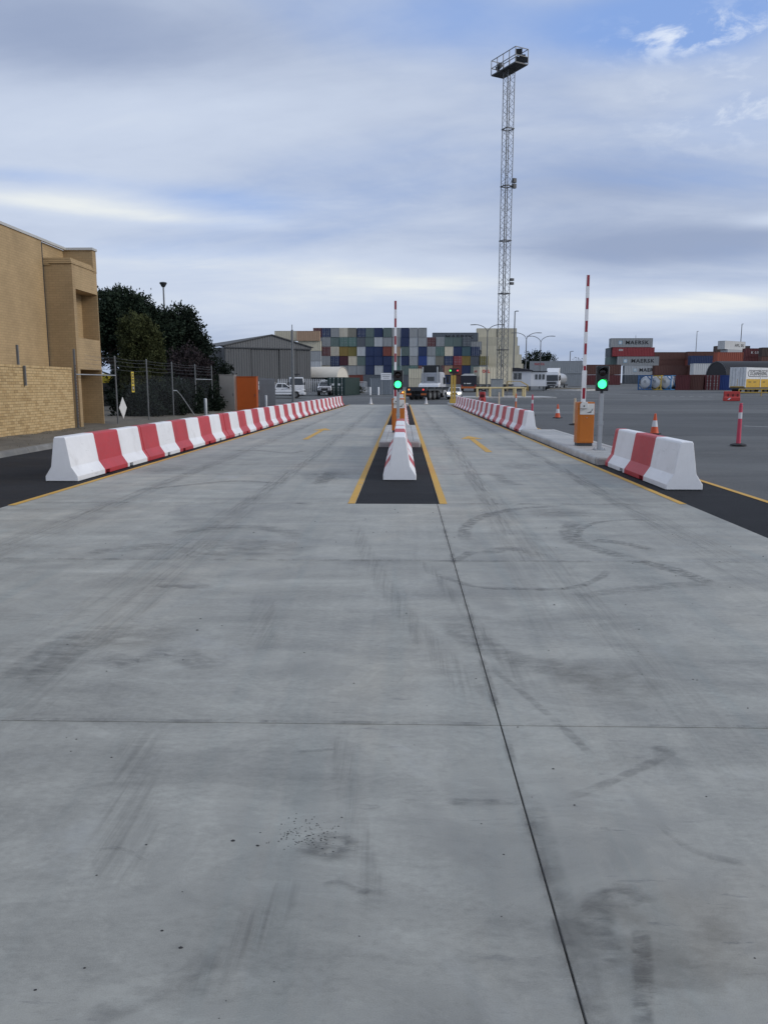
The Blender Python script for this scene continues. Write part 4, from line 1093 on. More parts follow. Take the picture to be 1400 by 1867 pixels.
side_text(o, 'MAERSK', 1.55, BLK, 8.0, 1.3, .03, 1.35)
o = side_on(840, 242, 4, 'g', 'grey container below the long lettered container behind the wall', 'pale containers behind the wall', 6.06, z=hz(606.5, 242) - 5.24)
o = side_on(840, 242.5, 4, 's', 'slate container third down below the long lettered container behind the wall', 'pale containers behind the wall', 6.06, z=hz(606.5, 242) - 7.86)
# stepped beige stack
xa = gx(867.5, 252); xb = xa + 6.30
for t_, yy in zip((5, 4, 3, 2, 1, 0), (252, 249.4, 245, 240, 236.5, 233)):
    for c, xx in ((0, xa), (1, xb)):
        container(xx, yy + 1.22, gz(252) + t_ * 2.83, 'i', f'beige container in the {"left" if c == 0 else "right"} column of the stepped stack, {["bottom", "second", "third", "fourth", "fifth", "top"][t_]} tier', 'stepped beige container stack', 6.06, R(-90), zs=1.070, pitch=2.0)
container(gx(503, 218), 219, hz(603, 218) - 2.6, 'i', 'beige container showing above the ridge of the grey shed', 'containers above the shed roof', 6.06, R(-90))
container(gx(543, 214), 215, hz(603, 214) - 2.6, 't', 'tan container showing above the right roof slope of the shed', 'containers above the shed roof', 6.06, R(-90))
container(gx(545, 214.5), 215.5, hz(603, 214) - 5.2, 'i', 'pale container below the tan one behind the shed roof', 'containers above the shed roof', 6.06, R(-90))

container(gx(545, 214.5), 215.5, hz(603, 214) - 7.86, 'g', 'grey container below the pale one in the gap beside the shed', 'containers above the shed roof', 6.06, R(-90))
container(gx(545, 214.5), 215.5, hz(603, 214) - 10.5, 'l', 'light grey container low in the gap between shed and container wall', 'containers above the shed roof', 6.06, R(-90))
# ground-level containers before the wall
gG = 'containers standing before the wall'
o = container(gx(613, 105), 105, gz(105), 'k', 'dark green container with white lock rods beside the white four-wheel drive', gG, 6.06, R(-16), True, .92, .28)
for sx in (-.42, .42):
    m = MB(); m.box(sx - .16, sx + .16, -.09, -.078, 1.42, 1.70); m.build('placard', CREAM, o)
container(gx(606, 127), 127, gz(127), 'k', 'dark green container half hidden behind the white four-wheel drive', gG, 6.06, R(-14), False, .86, .28)
container(gx(575, 128), 128, gz(127), 'k', 'dark green container under the left half of the pale arched shelter', gG, 6.06, R(-14), False, .86, .28)
side_on(622, 184, 0, 'r', 'rust red container behind the pale arched shelter', gG, 7.2)
side_on(662, 180, 0, 's', 'long slate container behind the grey-blue site container', gG)
o = side_on(673.5, 110, 0, 'g', 'small grey-blue site container behind the white sign', gG, 3.5, R(4), .86, pitch=.28); own_mat(o, 's')
CM['z'] = M('container_grey_blue', (.17, .20, .235), .55, .05, .1, .9, .15, streak=True); own_mat(o, 'z')
side_on(745, 165, 0, 'i', 'pale lower container of the pair behind the skeletal trailer', gG, 6.06, 0, .75)
side_on(745, 165, 1, 'i', 'cream upper container of the pair behind the skeletal trailer', gG, 6.06, 0, .75, 1.97)
o = side_on(969, 190, 0, 'g', 'lower grey container of the pair behind the tanker truck', gG, 12.19, R(-12), 1.12)
o = side_on(966, 190, 1, 'g', 'upper grey container with red lettering behind the tanker truck', gG, 12.19, R(-12), 1.12, 2.92)
side_text(o, 'OOCL', .62, RLET, 2.3, 1.95, .02, 1.3)
side_on(1046, 212, 0, 'm', 'maroon container at ground level right of the grey pair', gG); side_on(1046, 212, 1, 'q', 'brown container stacked on the maroon one right of the grey pair', gG, 12.19)

# right-hand container yard
gY = 'containers in the right-hand yard'
y = 238
o = side_on(1110, y, 4, 'g', 'topmost grey lettered container of the right-hand stack', gY); star(o, 2.7, 1.3, .62); side_text(o, 'MAERSK', 1.5, BLK, 7.6, 1.3, .030, 1.12)
o = side_on(1114, y, 3, 'm', 'red container between the two lettered grey ones in the right-hand stack', gY); side_text(o, 'OH', .75, WLET, 2.3, 1.8, .03); own_mat(o, 'R')
o = side_on(1123, y, 2, 'g', 'grey lettered container third from the top of the right-hand stack', gY); star(o, 2.3, 1.3, .62); side_text(o, 'MAERSK', 1.5, BLK, 7.4, 1.3, .030, 1.12)
o = side_on(1137, y - .5, 1, 'l', 'pale grey lettered container low in the right-hand stack behind the blue tank frame', gY, 10.5); star(o, 3.0, 1.3, .55); side_text(o, 'MAERSK', 1.4, BLK, 7.2, 1.3, .030, 1.05)
side_on(1137, y - .5, 0, 's', 'slate container at the bottom of the lettered right-hand stack', gY, 10.5)
for t_, k in enumerate('eses'[:4]):
    container(gx(1117.5, y + 1), y + 1.3, gz(y) + t_ * TH, k, f'{PAL_[k][0]} container end at the left of the lettered stack, {["bottom", "second", "third", "fourth"][t_]} tier', gY, 6.06)
for px, yy, cols, L, lb in [(1187, 280, 'qqqq', 12.19, 'farthest brown stack right of the lettered containers'), (1250, 276, 'qrrq', 12.19, 'brown stack behind the navy container'), (1300, 292, 'dqdqd', 12.19, 'tall far brown stack behind the orange-red container'),
                            (1192, 230, 'qq', 12.19, 'front brown stack right of the lettered containers'), (1256, 228, 'qqn', 6.06, 'stack topped by the navy container'), (1262, 190, 'mw', 6.06, 'stack topped by the white container'),
                            (1304, 192, 'msO', 6.06, 'stack topped by the orange-red container'), (1354, 248, 'mbmm', 12.19, 'maroon stack at the right edge'), (1384, 240, 'ddqd', 12.19, 'dark brown stack cut by the right edge')]:
    n = len(cols)
    for t_, k in enumerate(cols):
        tn = ['bottom', 'second', 'third', 'fourth', 'fifth'][t_]
        o = side_on(px, yy, t_, k, f'{PAL_[k][0]} container, {tn} tier of the {lb}', gY, L)
        if k == 'm' and px == 1354 and t_ == 3: side_text(o, 'K LINE', .9, WLET, 3.4, 1.3, .02, 1.2)
for t_, k in enumerate('nBB'):
    container(gx(1340, 196), 196, gz(196) + t_ * TH, k, f'{PAL_[k][0]} container end, {["bottom", "second", "third"][t_]} tier beside the orange-red container', gY, 6.06)
for t_, k in enumerate('dqdl'):
    o = side_on(1318, 256, t_, k, f'{PAL_[k][0]} container, {["bottom", "second", "third", "fourth"][t_]} tier of the angled pale stack', gY, 12.19, R(38))
    if k == 'l': side_text(o, 'HSK', 1.2, BLK, 9.2, 1.2, .03, 1.5)
o = side_on(1312, 256, 4, 'w', 'white lettered container topping the angled pale stack', gY, 12.19, R(38)); side_text(o, 'APL SK', 1.2, BLK, 8.6, 1.3, .03, 1.3)
for px, k, dr, lb in [(1244, 'm', False, 'maroon container end right of the tank containers'), (1268, 'q', False, 'brown container end between the two maroon ones'), (1297.5, 'm', True, 'maroon container with door rods left of the blue one'), (1323, 'B', False, 'bright blue container end left of the yellow and white unit')]:
    container(gx(px, 142), 142, gz(142), k, lb, 'front row of container ends on the right', 6.06, R(-14), dr, 1.0, .35)

# tank containers
TANK = M('tank_white', (.60, .62, .64), .3, .2, .05)
def tank(px, y, col, label):
    r = thing('tank_container', label, 'tank container', (gx(px, y), y, gz(y)), R(-44), 'tank containers')
    L, h, H = 6.06, 1.19, 2.59; fm = M(*col)
    for yy in (.08, L - .08):
        m = MB()
        for s in (-1, 1): m.box(s * h - .09, s * h + .09, yy - .08, yy + .08, 0, H)
        m.box(-h, h, yy - .06, yy + .06, .02, .2); m.box(-h, h, yy - .06, yy + .06, H - .2, H - .02)
        for s in (-1, 1):
            for zz in (0, 1): m.beam((s * h, yy, .9 if zz == 0 else H - .9), (s * .35, yy, .12 if zz == 0 else H - .12), .1, .14)
        m.build('end_frame', fm, r)
    for s in (-1, 1):
        m = MB(); m.box(s * h - .05, s * h + .05, .1, L - .1, .02, .16); m.box(s * h - .05, s * h + .05, .1, L - .1, H - .14, H - .02)
        m.beam((s * h, .2, H - .1), (s * h, 2.2, .15), .07, .10); m.beam((s * h, L - .2, H - .1), (s * h, L - 2.2, .15), .07, .10); m.build('side_rail', fm, r)
    m = MB(); prof = [(.05, 0), (.6, .05), (.95, .18), (1.08, .42), (1.10, .6), (1.10, L - .9), (1.08, L - .75), (.95, L - .5), (.6, L - .36), (.05, L - .32)]
    m.lathe(prof, 28); t_ = m.build('tank', TANK, r, True, 0, (0, .16, 1.32)); t_.rotation_euler = (R(-90), 0, 0)
    m = MB(); m.tube((0, .14, 1.5), (0, .05, 1.5), .24, n=16); m.build('manhole', GALV, r)
    m = MB(); m.box(-.3, .3, 1.4, 3.6, 2.44, 2.50); m.build('walkway', GALV, r)
    return r
tank(1174, 143, ('tank_frame_blue', (.03, .12, .30), .5), 'blue-framed tank container at the left of the three tanks')
tank(1192, 142.5, ('tank_frame_yellow', (.50, .34, .05), .5), 'yellow-framed tank container between the two blue-framed ones')
tank(1210, 142, ('tank_frame_light_blue', (.05, .20, .42), .5), 'lighter blue-framed tank container showing its white tank side')

# yellow and white equipment unit on a trailer
y = 119.0; uz = gz(y)
ou = thing('equipment_container', 'yellow and white lettered container unit on a trailer at the right edge', 'shipping container', (gx(1343, y), y, uz), R(-50))
UW, UY = M('unit_white', (.66, .67, .68), .45, dirt=.15), M('unit_yellow', (.56, .34, .025), .45, dirt=.2)
m = MB(); m.box(-1.21, 1.21, 0, 9.0, .85, 2.06, 1); m.box(-1.21, 1.21, 0, 9.0, 2.06, 3.75, 0); m.build('unit_body', [UW, UY], ou)
for yy in (.06, 4.5, 8.94):
    m = MB(); m.box(1.212, 1.25, yy - .07, yy + .07, .84, 3.76); m.build('frame_post', UW, ou)
for xx in (-1.15, 1.15):
    m = MB(); m.box(xx - .07, xx + .07, -.04, -.002, .84, 3.6); m.build('frame_post', UW, ou)
m = MB(); m.box(-1.22, 1.22, -.04, -.002, 3.62, 3.77); m.build('header', UW, ou)
for s in (-1, 1):
    m = MB(); m.box(min(s * .04, s * 1.05), max(s * .04, s * 1.05), -.03, -.005, 1.0, 3.6); d = m.build('door', UW, ou)
    m = MB(); m.tube((s * .35, -.06, .95), (s * .35, -.06, 3.65), .03, n=6); m.tube((s * .8, -.06, .95), (s * .8, -.06, 3.65), .03, n=6); m.build('lock_rod', GALV, d)
m = MB(); m.prism([(1.062, 2.38), (6.408, 2.38), (6.738, 2.5), (6.87, 2.85), (6.738, 3.2), (6.408, 3.36), (1.062, 3.36), (0.732, 3.2), (0.6, 2.85), (0.732, 2.5)], 'X', 1.212, 1.222)
lp = m.build('logo_panel', BLK, ou)
m = MB(); m.prism([(1.062, 2.47), (6.408, 2.47), (6.646, 2.57), (6.751, 2.85), (6.646, 3.13), (6.408, 3.27), (1.062, 3.27), (0.838, 3.13), (0.719, 2.85), (0.838, 2.57)], 'X', 1.222, 1.228); m.build('logo_field', UW, lp)
lettering('OCEANEERING', .84, BLK, ou, (1.236, 3.74, 2.87), (R(90), 0, R(90)), bold=.016, sx=.86)
for yy in (.9, 2.4, 5.2):
    m = MB(); m.box(1.211, 1.22, yy, yy + .8, 1.5, 1.75); m.build('lettering', M('faded_stencil', (.30, .19, .03), .6), ou)
m = MB(); m.box(-1.2, 1.2, .1, 9, .55, .84); 
for yy in (1.2, 2.5, 6.5, 7.8):
    for s in (-1, 1): m.tube((s * 1.15, yy, .5), (s * .8, yy, .5), .48, n=14, mi=1)
m.build('trailer_bed', [DSTEEL, BLACK], ou)
# dark arched shelter behind it, pale arched shelter at mid left
def shelter(px, y, span, rise, length, z0, turn, mat, label, name='arched_shelter'):
    r = thing(name, label, 'shelter', (gx(px, y), y, z0), turn, 'arched shelters'); mb = MB(); n = 16
    prof = [(-span / 2 * math.cos(math.pi * k / n), rise * math.sin(math.pi * k / n)) for k in range(n + 1)]
    a = mb.ring([(0, u, v) for u, v in prof]); b = mb.ring([(length, u, v) for u, v in prof]); mb.bridge(a, b, 0, False)
    a2 = mb.ring([(0, u * .985, v * .985 - .01) for u, v in prof]); b2 = mb.ring([(length, u * .985, v * .985 - .01) for u, v in prof]); mb.bridge(a2, b2, 0, False)
    mb.bridge(a, a2, 0, False); mb.bridge(b, b2, 0, False); mb.build('canopy', mat, r, True)
    for k in range(5):
        m = MB(); x = .05 + (length - .1) * k / 4; m.path([(x, u * .975, v * .97) for u, v in prof], .05, 6); m.build('rib', GALV, r)
    for xe in (.08, length - .08): m = MB(); m.face(m.ring([(xe, u * .97, v * .97) for u, v in prof])); m.build('end_panel', mat, r)
    return r
PALEF = M('pale_canvas', (.64, .60, .52), .7, var=.06, scale=1)
s_ = shelter(548, 131, 6.0, 1.75, 7.4, gz(128) + 2.25, R(-14), PALEF, 'pale canvas arched shelter spanning the two dark green containers')
shelter(1303, 165, 9, 3.4, 26, gz(165) + 2.0, R(6), M('black_tarpaulin', (.012, .013, .018), .6), 'black tarpaulin arched shelter behind the yellow and white unit')
pb = tag(MB().box(0, 24, -4.4, 4.4, -.5, 2.0).build('shelter_wall', DSTEEL, None, False, 0, (gx(1306, 165), 165, gz(165)), R(6)), 'dark wall carrying the black arched shelter', 'wall')

# sign board, white bollards, crate cage, bush
sb = thing('notice_board', 'white notice board with grey lines above the grey-blue site container', 'sign', (gx(704, 108.6), 108.6, gz(108)))
zt = hz(680, 108.6) - gz(108)
m = MB(); m.box(-.72, .72, 0, .04, zt - .92, zt); m.build('board', WHITE, sb)
for k in range(3):
    m = MB(); m.box(-.6 + .1 * k, .6 - .1 * k, -.008, 0, zt - .28 - k * .22, zt - .22 - k * .22); m.build('lettering', GREYST, sb)
for s in (-.6, .6):
    m = MB(); m.tube((s, .07, 0), (s, .07, zt - .1), .03); m.build('post', GALV, sb)
for px, lb in ((675, 'white bollard at the left corner of the grey-blue site container'), (690, 'white bollard in front of the grey-blue site container')):
    m = MB(); m.lathe([(.12, 0), (.12, 1.0), (.09, 1.06), (.02, 1.08)], 12); tag(m.build('white_bollard', WHITE, None, True, 0, (gx(px, 107), 107, gz(107))), lb, 'bollard', 'white bollards')
cg = thing('wire_cage', 'white-framed storage cage below the rust red container', 'cage', (gx(636, 124), 124, gz(124)))
cw = gx(668, 124) - gx(636, 124)
for x in (0, cw * .1, cw * .9, cw):
    m = MB(); m.box(x - .05, x + .05, -.05, .05, 0, 1.65); m.build('upright', WPAL, cg)
m = MB(); m.box(0, cw, -.04, .04, 1.57, 1.65); m.box(0, cw, -.04, .04, .1, .18); m.build('rail', WPAL, cg)
m = MB()
for k in range(12): m.box(cw * .1 + k * cw * .066, cw * .1 + k * cw * .066 + .14, .06, .1, .18, 1.5)
m.build('panel', M('container_light_grey'), cg)
tree('bush', 'dry grey bush beside the dark green container', (gx(648, 118), 118, gz(118)), [(0, 0, 0, .06), (0, 0, .6, .03)], [], [(0, 0, .5, 1.0, .7, .6), (-.8, 0, .4, .6, .6, .5), (.9, 0, .35, .6, .6, .4)], 120, 14, .12, leaf_mat('dry_scrub', (.075, .07, .05)), 31, 'shrub')
tree('tree', 'dark dense tree behind the upper grey container', (gx(975, 262), 262, gz(262)), [(0, 0, 0, .4), (0, 0, 7, .2)], [], [(0, 0, 6.5, 4.5, 3, 3.2), (-3, 0, 5, 3, 3, 3), (3.8, 0, 6.0, 3, 3, 3.4)], 420, 16, .45, DK, 33)
tree('tree', 'sparse thin tree right of the grey container pair', (gx(1050, 225), 225, gz(225)), [(0, 0, 0, .15), (0, 0, 5.5, .05)], [((0, 0, 3), (-1.2, 0, 5.6), .05, .02), ((0, 0, 2.6), (1.2, 0, 6.2), .05, .02), ((0, 0, 3.6), (.3, 0, 7.4), .04, .02)], [(0, 0, 5.4, 1.6, 1, 1.7)], 24, 8, .3, leaf_mat('dry_scrub'), 35)

# ================================================================== LATTICE LIGHT MAST
my = 100.0; mxl, mz = gx(914.5, my), gz(my)
mast = thing('light_mast', 'tall lattice floodlight mast with a caged platform on top', 'light mast', (mxl, my, mz), R(28))
mh = hz(131, my) - mz; hw = .47
for sx in (-1, 1):
    for sy in (-1, 1):
        m = MB(); m.tube((sx * hw, sy * hw, 0), (sx * hw, sy * hw, mh), .05, n=6); m.build('leg', GREYST, mast)
m = MB(); n = int(mh / .72); st = mh / n
fc = [((-hw, -hw), (hw, -hw)), ((hw, -hw), (hw, hw)), ((hw, hw), (-hw, hw)), ((-hw, hw), (-hw, -hw))]
for (a, b) in fc:
    for i in range(n):
        z0, z1 = i * st, (i + 1) * st; p, q = (a, b) if i % 2 == 0 else (b, a)
        m.tube((*p, z0), (*q, z1), .022, n=4, caps=False); m.tube((*q, z0 + st * .5), (*p, z1), .014, n=3, caps=False) if i % 3 == 0 else None
m.build('bracing', GREYST, mast)
m = MB()
for s in (-.16, .16): m.tube((s, .1, 0), (s, .1, mh), .025, n=5)
for i in range(int(mh / .4)): m.tube((-.16, .1, i * .4), (.16, .1, i * .4), .012, n=3)
m.build('ladder', GREYST, mast)
for py_ in (237, 341, 440, 536, 638):
    z = hz(py_, my) - mz; m = MB()
    for (a, b) in fc: m.beam((a[0] * 1.12, a[1] * 1.12, z), (b[0] * 1.12, b[1] * 1.12, z), .10, .10)
    m.build('collar', DSTEEL, mast)
# platform cage, turned like the photograph's
pz = mh; plx, ply = 2.35, .90
pl = link('platform', None, mast, (0, 0, pz), R(-60.6 - 28))
m = MB(); m.box(-plx, plx, -ply, ply, 0, .14); m.build('deck', DSTEEL, pl)
m = MB(); top = 1.7
for z in (.85, top):
    for (a, b) in (((-plx, -ply), (plx, -ply)), ((plx, -ply), (plx, ply)), ((plx, ply), (-plx, ply)), ((-plx, ply), (-plx, -ply))): m.beam((*a, z), (*b, z), .07, .07)
for k in range(5):
    x = -plx + 2 * plx * k / 4
    for s in (-1, 1): m.beam((x, s * ply, .1), (x, s * ply, top), .07, .07)
m.build('railing', GREYST, pl)
for x, yv, z in ((-2.0, -.35, .5), (-1.2, -.6, .65), (1.7, .1, 1.4), (1.8, .0, .5), (2.1, .65, .45), (1.6, .65, .9), (-.8, .65, .5)):
    f = MB(); f.hull([(-.3, -.22, .3), (.05, -.30, .36), (.05, .30, .36), (-.3, .22, .3)]); o = f.build('floodlight', DSTEEL, pl, False, .01, (x, yv, z + .15)); o.rotation_euler = (0, R(25), R(-80 + 25 * x))
for py_, lb in ((335, 'panel_antenna'), (513, 'camera'), (520, 'camera'), (345, 'panel_antenna')):
    z = hz(py_, my) - mz; m = MB(); m.box(.5, .95, -.7, -.35, z, z + (.5 if lb != 'camera' else .3)); m.beam((.3, -.4, z + .1), (.6, -.5, z + .1), .06, .06); m.build(lb, DSTEEL, mast)
m = MB(); m.box(-1.1, 1.1, -1.1, 1.1, -.3, .12); m.build('footing', KERB, mast)

# guard rail, cabinet and kerb pad at the mast foot
ry = 96.0
gr = thing('guard_rail', 'faded yellow pipe guard rail in front of the lattice mast', 'guard rail', (gx(868, ry), ry, gz(ry)))
gw = gx(958, ry) - gx(868, ry)
for k, (yy, ofs) in enumerate(((0, 0), (4.2, .4))):
    m = MB(); m.tube((0 + ofs, yy, 1.15), (gw - .2 + ofs, yy, 1.15), .11, n=10); m.build('rail', YPALE, gr, True)
    for u in (0.02, .28, .54, .79, .985):
        m = MB(); m.tube((gw * u + ofs, yy, 0), (gw * u + ofs, yy, 1.12), .13, n=10); m.build('post', YPALE, gr, True)
for xx in (0, gw):
    m = MB(); m.tube((xx + .05, 0, 1.15), (xx + .35, 4.2, 1.15), .10, n=10); m.build('rail', YPALE, gr, True)
pad = MB(); pad.box(gx(845, ry - 2.5), gx(1015, ry - 2.5), ry - 2.6, ry + 9, gz(ry) - .4, gz(ry) + .08); struct(pad.build('mast_pad', KERB, None, False, .03), 'low concrete pad under the lattice mast and yellow rail')
ec = thing('switch_cabinet', 'grey electrical cabinet behind the yellow guard rail', 'cabinet', (gx(906, 98.5), 98.5, gz(98.5)))
m = MB(); m.box(-.72, .72, 0, .6, .08, 2.15); m.build('cabinet_body', M('cabinet_grey', (.24, .26, .27), .5), ec, False, .02)
for s in (-1, 1):
    m = MB(); m.box(min(s * .02, s * .66), max(s * .02, s * .66), -.015, 0, .15, 2.05); d = m.build('door', M('cabinet_grey'), ec)
m = MB(); m.box(-.78, .78, -.06, .66, 2.15, 2.22); m.build('lid', M('cabinet_grey'), ec)

# water-filled red barriers, yellow rails on the right
RPL = M('red_plastic', (.42, .03, .025), .45, var=.1)
def water_barrier(x, y, L, rot, label):
    r = thing('water_barrier', label, 'barrier', (x, y, gz(y)), rot, 'red plastic barriers')
    m = MB(); a = [(-.28, 0), (-.28, .3), (-.16, .5), (-.12, 1.0), (.12, 1.0), (.16, .5), (.28, .3), (.28, 0)]
    m.prism([(u, v) for u, v in a], 'X', 0, L); m.build('shell', RPL, r, False, .03)
    for k in range(3):
        m = MB(); m.box(L * (.2 + .3 * k), L * (.2 + .3 * k) + .14, -.2, -.12, .45, .75); m.build('recess', M('recess_shade_red', (.12, .01, .01), .6), r)  # raised blocks; the shade of moulded recesses is put into their dark red
    m = MB(); m.prism([(L * .18, .12), (L * .30, .12), (L * .42, .32), (L * .30, .32)], 'Y', -.292, -.285); m.build('reflective_patch', CONE_W, r)
    return r
water_barrier(gx(1320, 84), 84, 1.6, R(-4), 'red plastic water barrier in front of the yellow and white unit')
water_barrier(gx(875, 81), 81, .55, R(-30), 'red plastic barrier unit behind the right barrier row')
rr = thing('pipe_rail', 'low yellow pipe rail running off the right edge', 'guard rail', (gx(1347, 103), 103, gz(103)), R(-9))
for z in (.45, .85):
    m = MB(); m.tube((0, 0, z), (14, 0, z), .07, n=8); m.build('rail', YELLOWP, rr, True)
for k in range(6):
    m = MB(); m.tube((k * 2.7, 0, 0), (k * 2.7, 0, .85), .07, n=8); m.build('post', YELLOWP, rr, True)

# yellow gate posts with small signal at the far end of the right lane
gp = thing('gate_posts', 'pair of yellow steel gate posts at the far end of the right barrier row', 'gate post', (gx(826, 71), 71, .15))
for x in (-.12, .13):
    m = MB(); m.box(x - .095, x + .095, -.1, .1, 0, 2.45); m.build('post', YELLOWP, gp, False, .01)
m = MB(); m.box(-.3, .3, -.25, .25, 0, .35); m.build('base', YELLOWP, gp, False, .02)
sgx = thing('lane_signal', 'small lane signal with green and red lamps above the yellow gate posts', 'traffic light', (gx(827.5, 71), 71, 2.6))
m = MB(); m.box(-.40, .40, 0, .18, .15, .62); m.build('housing', SIGBLACK, sgx, False, .02)
aspect(sgx, -.34, .42, -.002, M('lane_green', (.10, .85, .16), .3, emit=1.4, var=.02), .08); aspect(sgx, .30, .42, -.002, M('lane_red', (.9, .04, .10), .3, emit=1.2), .07)
m = MB(); m.tube((0, .1, -.2), (0, .1, .2), .05); m.build('bracket', DSTEEL, sgx)
yb = tag(MB().lathe([(.09, 0), (.09, 1.25), (.07, 1.3), (.01, 1.32)], 12).build('yellow_bollard', YELLOWP, None, True, 0, (gx(737, 64), 64, 0)), 'thin yellow bollard beyond the median gate box', 'bollard')
ob = thing('ticket_machine', 'orange ticket machine half hidden behind the median gate box', 'ticket machine', (gx(731.5, 60), 60, 0))
m = MB(); m.box(-.2, .2, -.15, .15, 0, 1.15); m.build('cabinet', ORANGE, ob, False, .01)
m = MB(); m.box(-.16, .16, -.165, -.15, .75, 1.05); m.build('panel', CREAM, ob)
m = MB(); m.tube((.12, -.15, 1.2), (.12, -.18, 1.2), .05, n=10); m.build('lamp', AMBER, ob)

# ================================================================== VEHICLES
def wheel(parent, x, y, r, wdt, rim=GALV):
    s = 1 if y > 0 else -1
    m = MB(); m.lathe([(r * .62, -wdt / 2), (r * .93, -wdt / 2), (r, -wdt / 2 + .04), (r, wdt / 2 - .04), (r * .93, wdt / 2), (r * .62, wdt / 2)], 20)
    o = m.build('wheel', BLACK, parent, True, 0, (x, y, r)); o.rotation_euler = (R(90), 0, 0)
    m = MB(); m.lathe([(r * .60, -.02), (r * .58, .03), (r * .22, .02), (r * .18, .05), (.02, .055)], 16); k = m.build('rim', rim, o, True, 0, (0, 0, -s * wdt / 2 * .9)); k.rotation_euler = (R(180) if s > 0 else 0, 0, 0)
    return o
def arc(cx, r, z, n=8, a0=180, a1=0): return [(cx + r * math.cos(R(a0 + (a1 - a0) * k / n)), z + r * math.sin(R(a0 + (a1 - a0) * k / n))) for k in range(n + 1)]
def plate(pts, mat, name, parent):
    m = MB(); m.face(m.ring(pts)); return m.build(name, mat, parent)
TRIM = M('black_trim', (.02, .021, .024), .5)
def pickup(x, y, heading, label, canopy=False, rack=False, bullbar=False, lit=False, z=None):
    r = thing('pickup_truck', label, 'pickup', (x, y, gz(y) if z is None else z), heading, 'white utility vehicles')
    w_ = .92
    bot = [(-2.6, .55)] + [(-2.05, .50)] + arc(-1.55, .44, .42)[1:-1] + [(-1.08, .42), (1.12, .42)] + arc(1.60, .44, .42)[1:-1] + [(2.08, .42), (2.55, .42)]
    topl = [(2.62, .75), (2.58, 1.0), (2.2, 1.10), (1.15, 1.18), (-.75, 1.18), (-.80, 1.12), (-2.6, 1.12)]
    m = MB(); m.hull([(px, pz, w_ - (.04 if pz < .6 else 0) - (.05 if px > 2.3 else 0)) for px, pz in bot + topl]); m.build('body', VWHITE, r, False, .03)
    m = MB(); m.hull([(1.15, 1.17, .86), (.35, 1.72, .70), (-.55, 1.76, .70), (-.85, 1.17, .86)]); m.build('cabin', VWHITE, r, False, .04)
    plate([(1.105, -.76, 1.22), (1.105, .76, 1.22), (.42, .63, 1.69), (.42, -.63, 1.69)], GLASS, 'windscreen', r).location.x = .022
    for s in (-1, 1):
        def wy(z): return s * (.868 - (z - 1.17) * .27)
        plate([(.92, wy(1.22), 1.22), (.42, wy(1.62), 1.62), (.12, wy(1.66), 1.66), (.12, wy(1.22), 1.22)], GLASS, 'window', r)
        plate([(.04, wy(1.22), 1.22), (.04, wy(1.66), 1.66), (-.50, wy(1.66), 1.66), (-.66, wy(1.22), 1.22)], GLASS, 'window', r)
        m = MB(); m.box(.78, .95, s * .88 if s > 0 else -1.10, 1.10 if s > 0 else -.88, 1.16, 1.32); m.build('mirror', TRIM, r, False, .02)
        for xx in (-1.55, 1.60): wheel(r, xx, s * .80, .39, .26, GREYST)
        m = MB(); m.box(2.50, 2.64, min(s * .50, s * .86), max(s * .50, s * .86), .84, .99); m.build('headlight', HEADL if lit else GLASS if False else CONE_W, r, False, .02)
        m = MB(); m.box(-2.64, -2.58, min(s * .74, s * .90), max(s * .74, s * .90), .75, 1.05); m.build('tail_light', TAPE, r)
        for xx in (.16, -.60):
            m = MB(); m.box(xx - .14, xx, min(s * .915, s * .945), max(s * .915, s * .945), 1.0, 1.03); m.build('door_handle', TRIM, r)
        m = MB(); m.box(-1.05, 1.1, min(s * .80, s * .96), max(s * .80, s * .96), .32, .37); m.build('side_step', TRIM, r)
    m = MB(); m.box(2.55, 2.65, -.46, .46, .70, .95); m.build('grille', TRIM, r, False, .01)
    m = MB(); m.box(2.45, 2.70, -.90, .90, .40, .66); m.build('bumper', TRIM if bullbar else VWHITE, r, False, .03)
    m = MB(); m.box(2.705, 2.712, -.2, .2, .46, .56); m.build('number_plate', CREAM, r)
    if bullbar:
        m = MB(); m.path([(2.72, -.75, .5), (2.76, -.70, 1.05), (2.76, .70, 1.05), (2.72, .75, .5)], .04, 8); m.tube((2.76, -.3, .6), (2.76, -.3, 1.05), .035); m.tube((2.76, .3, .6), (2.76, .3, 1.05), .035); m.build('bull_bar', TRIM, r)
        for s in (-.22, .22):
            m = MB(); m.tube((2.72, s, 1.14), (2.80, s, 1.14), .10, n=14); m.build('spot_lamp', CONE_W, r)
    if canopy:
        m = MB(); m.hull([(-.92, .72, .93), (-.92, 1.86, .90), (-1.0, 1.92, .86), (-2.7, 1.92, .86), (-2.75, 1.84, .90), (-2.75, .98, .93), (-2.1, .98, .93), (-1.02, .98, .93)]); c = m.build('service_body', VWHITE, r, False, .03)
        for s in (-1, 1):
            m = MB(); m.box(-1.9, -1.82, min(s * .90, s * .935), max(s * .90, s * .935), 1.2, 1.3); m.build('latch', TRIM, c)
    if rack:
        m = MB(); m.box(-.6, .5, -.66, .66, 1.84, 1.90); m.box(-.5, .3, -.5, .5, 1.90, 2.02)
        for xx in (-.5, .3):
            for s in (-1, 1): m.box(xx - .03, xx + .03, s * .62 - .03, s * .62 + .03, 1.72, 1.85)
        m.build('roof_rack', CREAM, r, False, .01)
    if lit:
        m = MB(); m.lathe([(.09, 1.76), (.09, 1.88), (.05, 1.92)], 10); m.build('beacon', AMBER, r, True)
    return r
pickup(gx(515, 93.5), 93.5, R(2), 'white pickup with a service body parked side-on behind the left barriers', canopy=True)
pickup(gx(592.5, 106), 106, R(-86), 'white four-wheel drive with black bull bar and roof rack facing us', rack=True, bullbar=True)
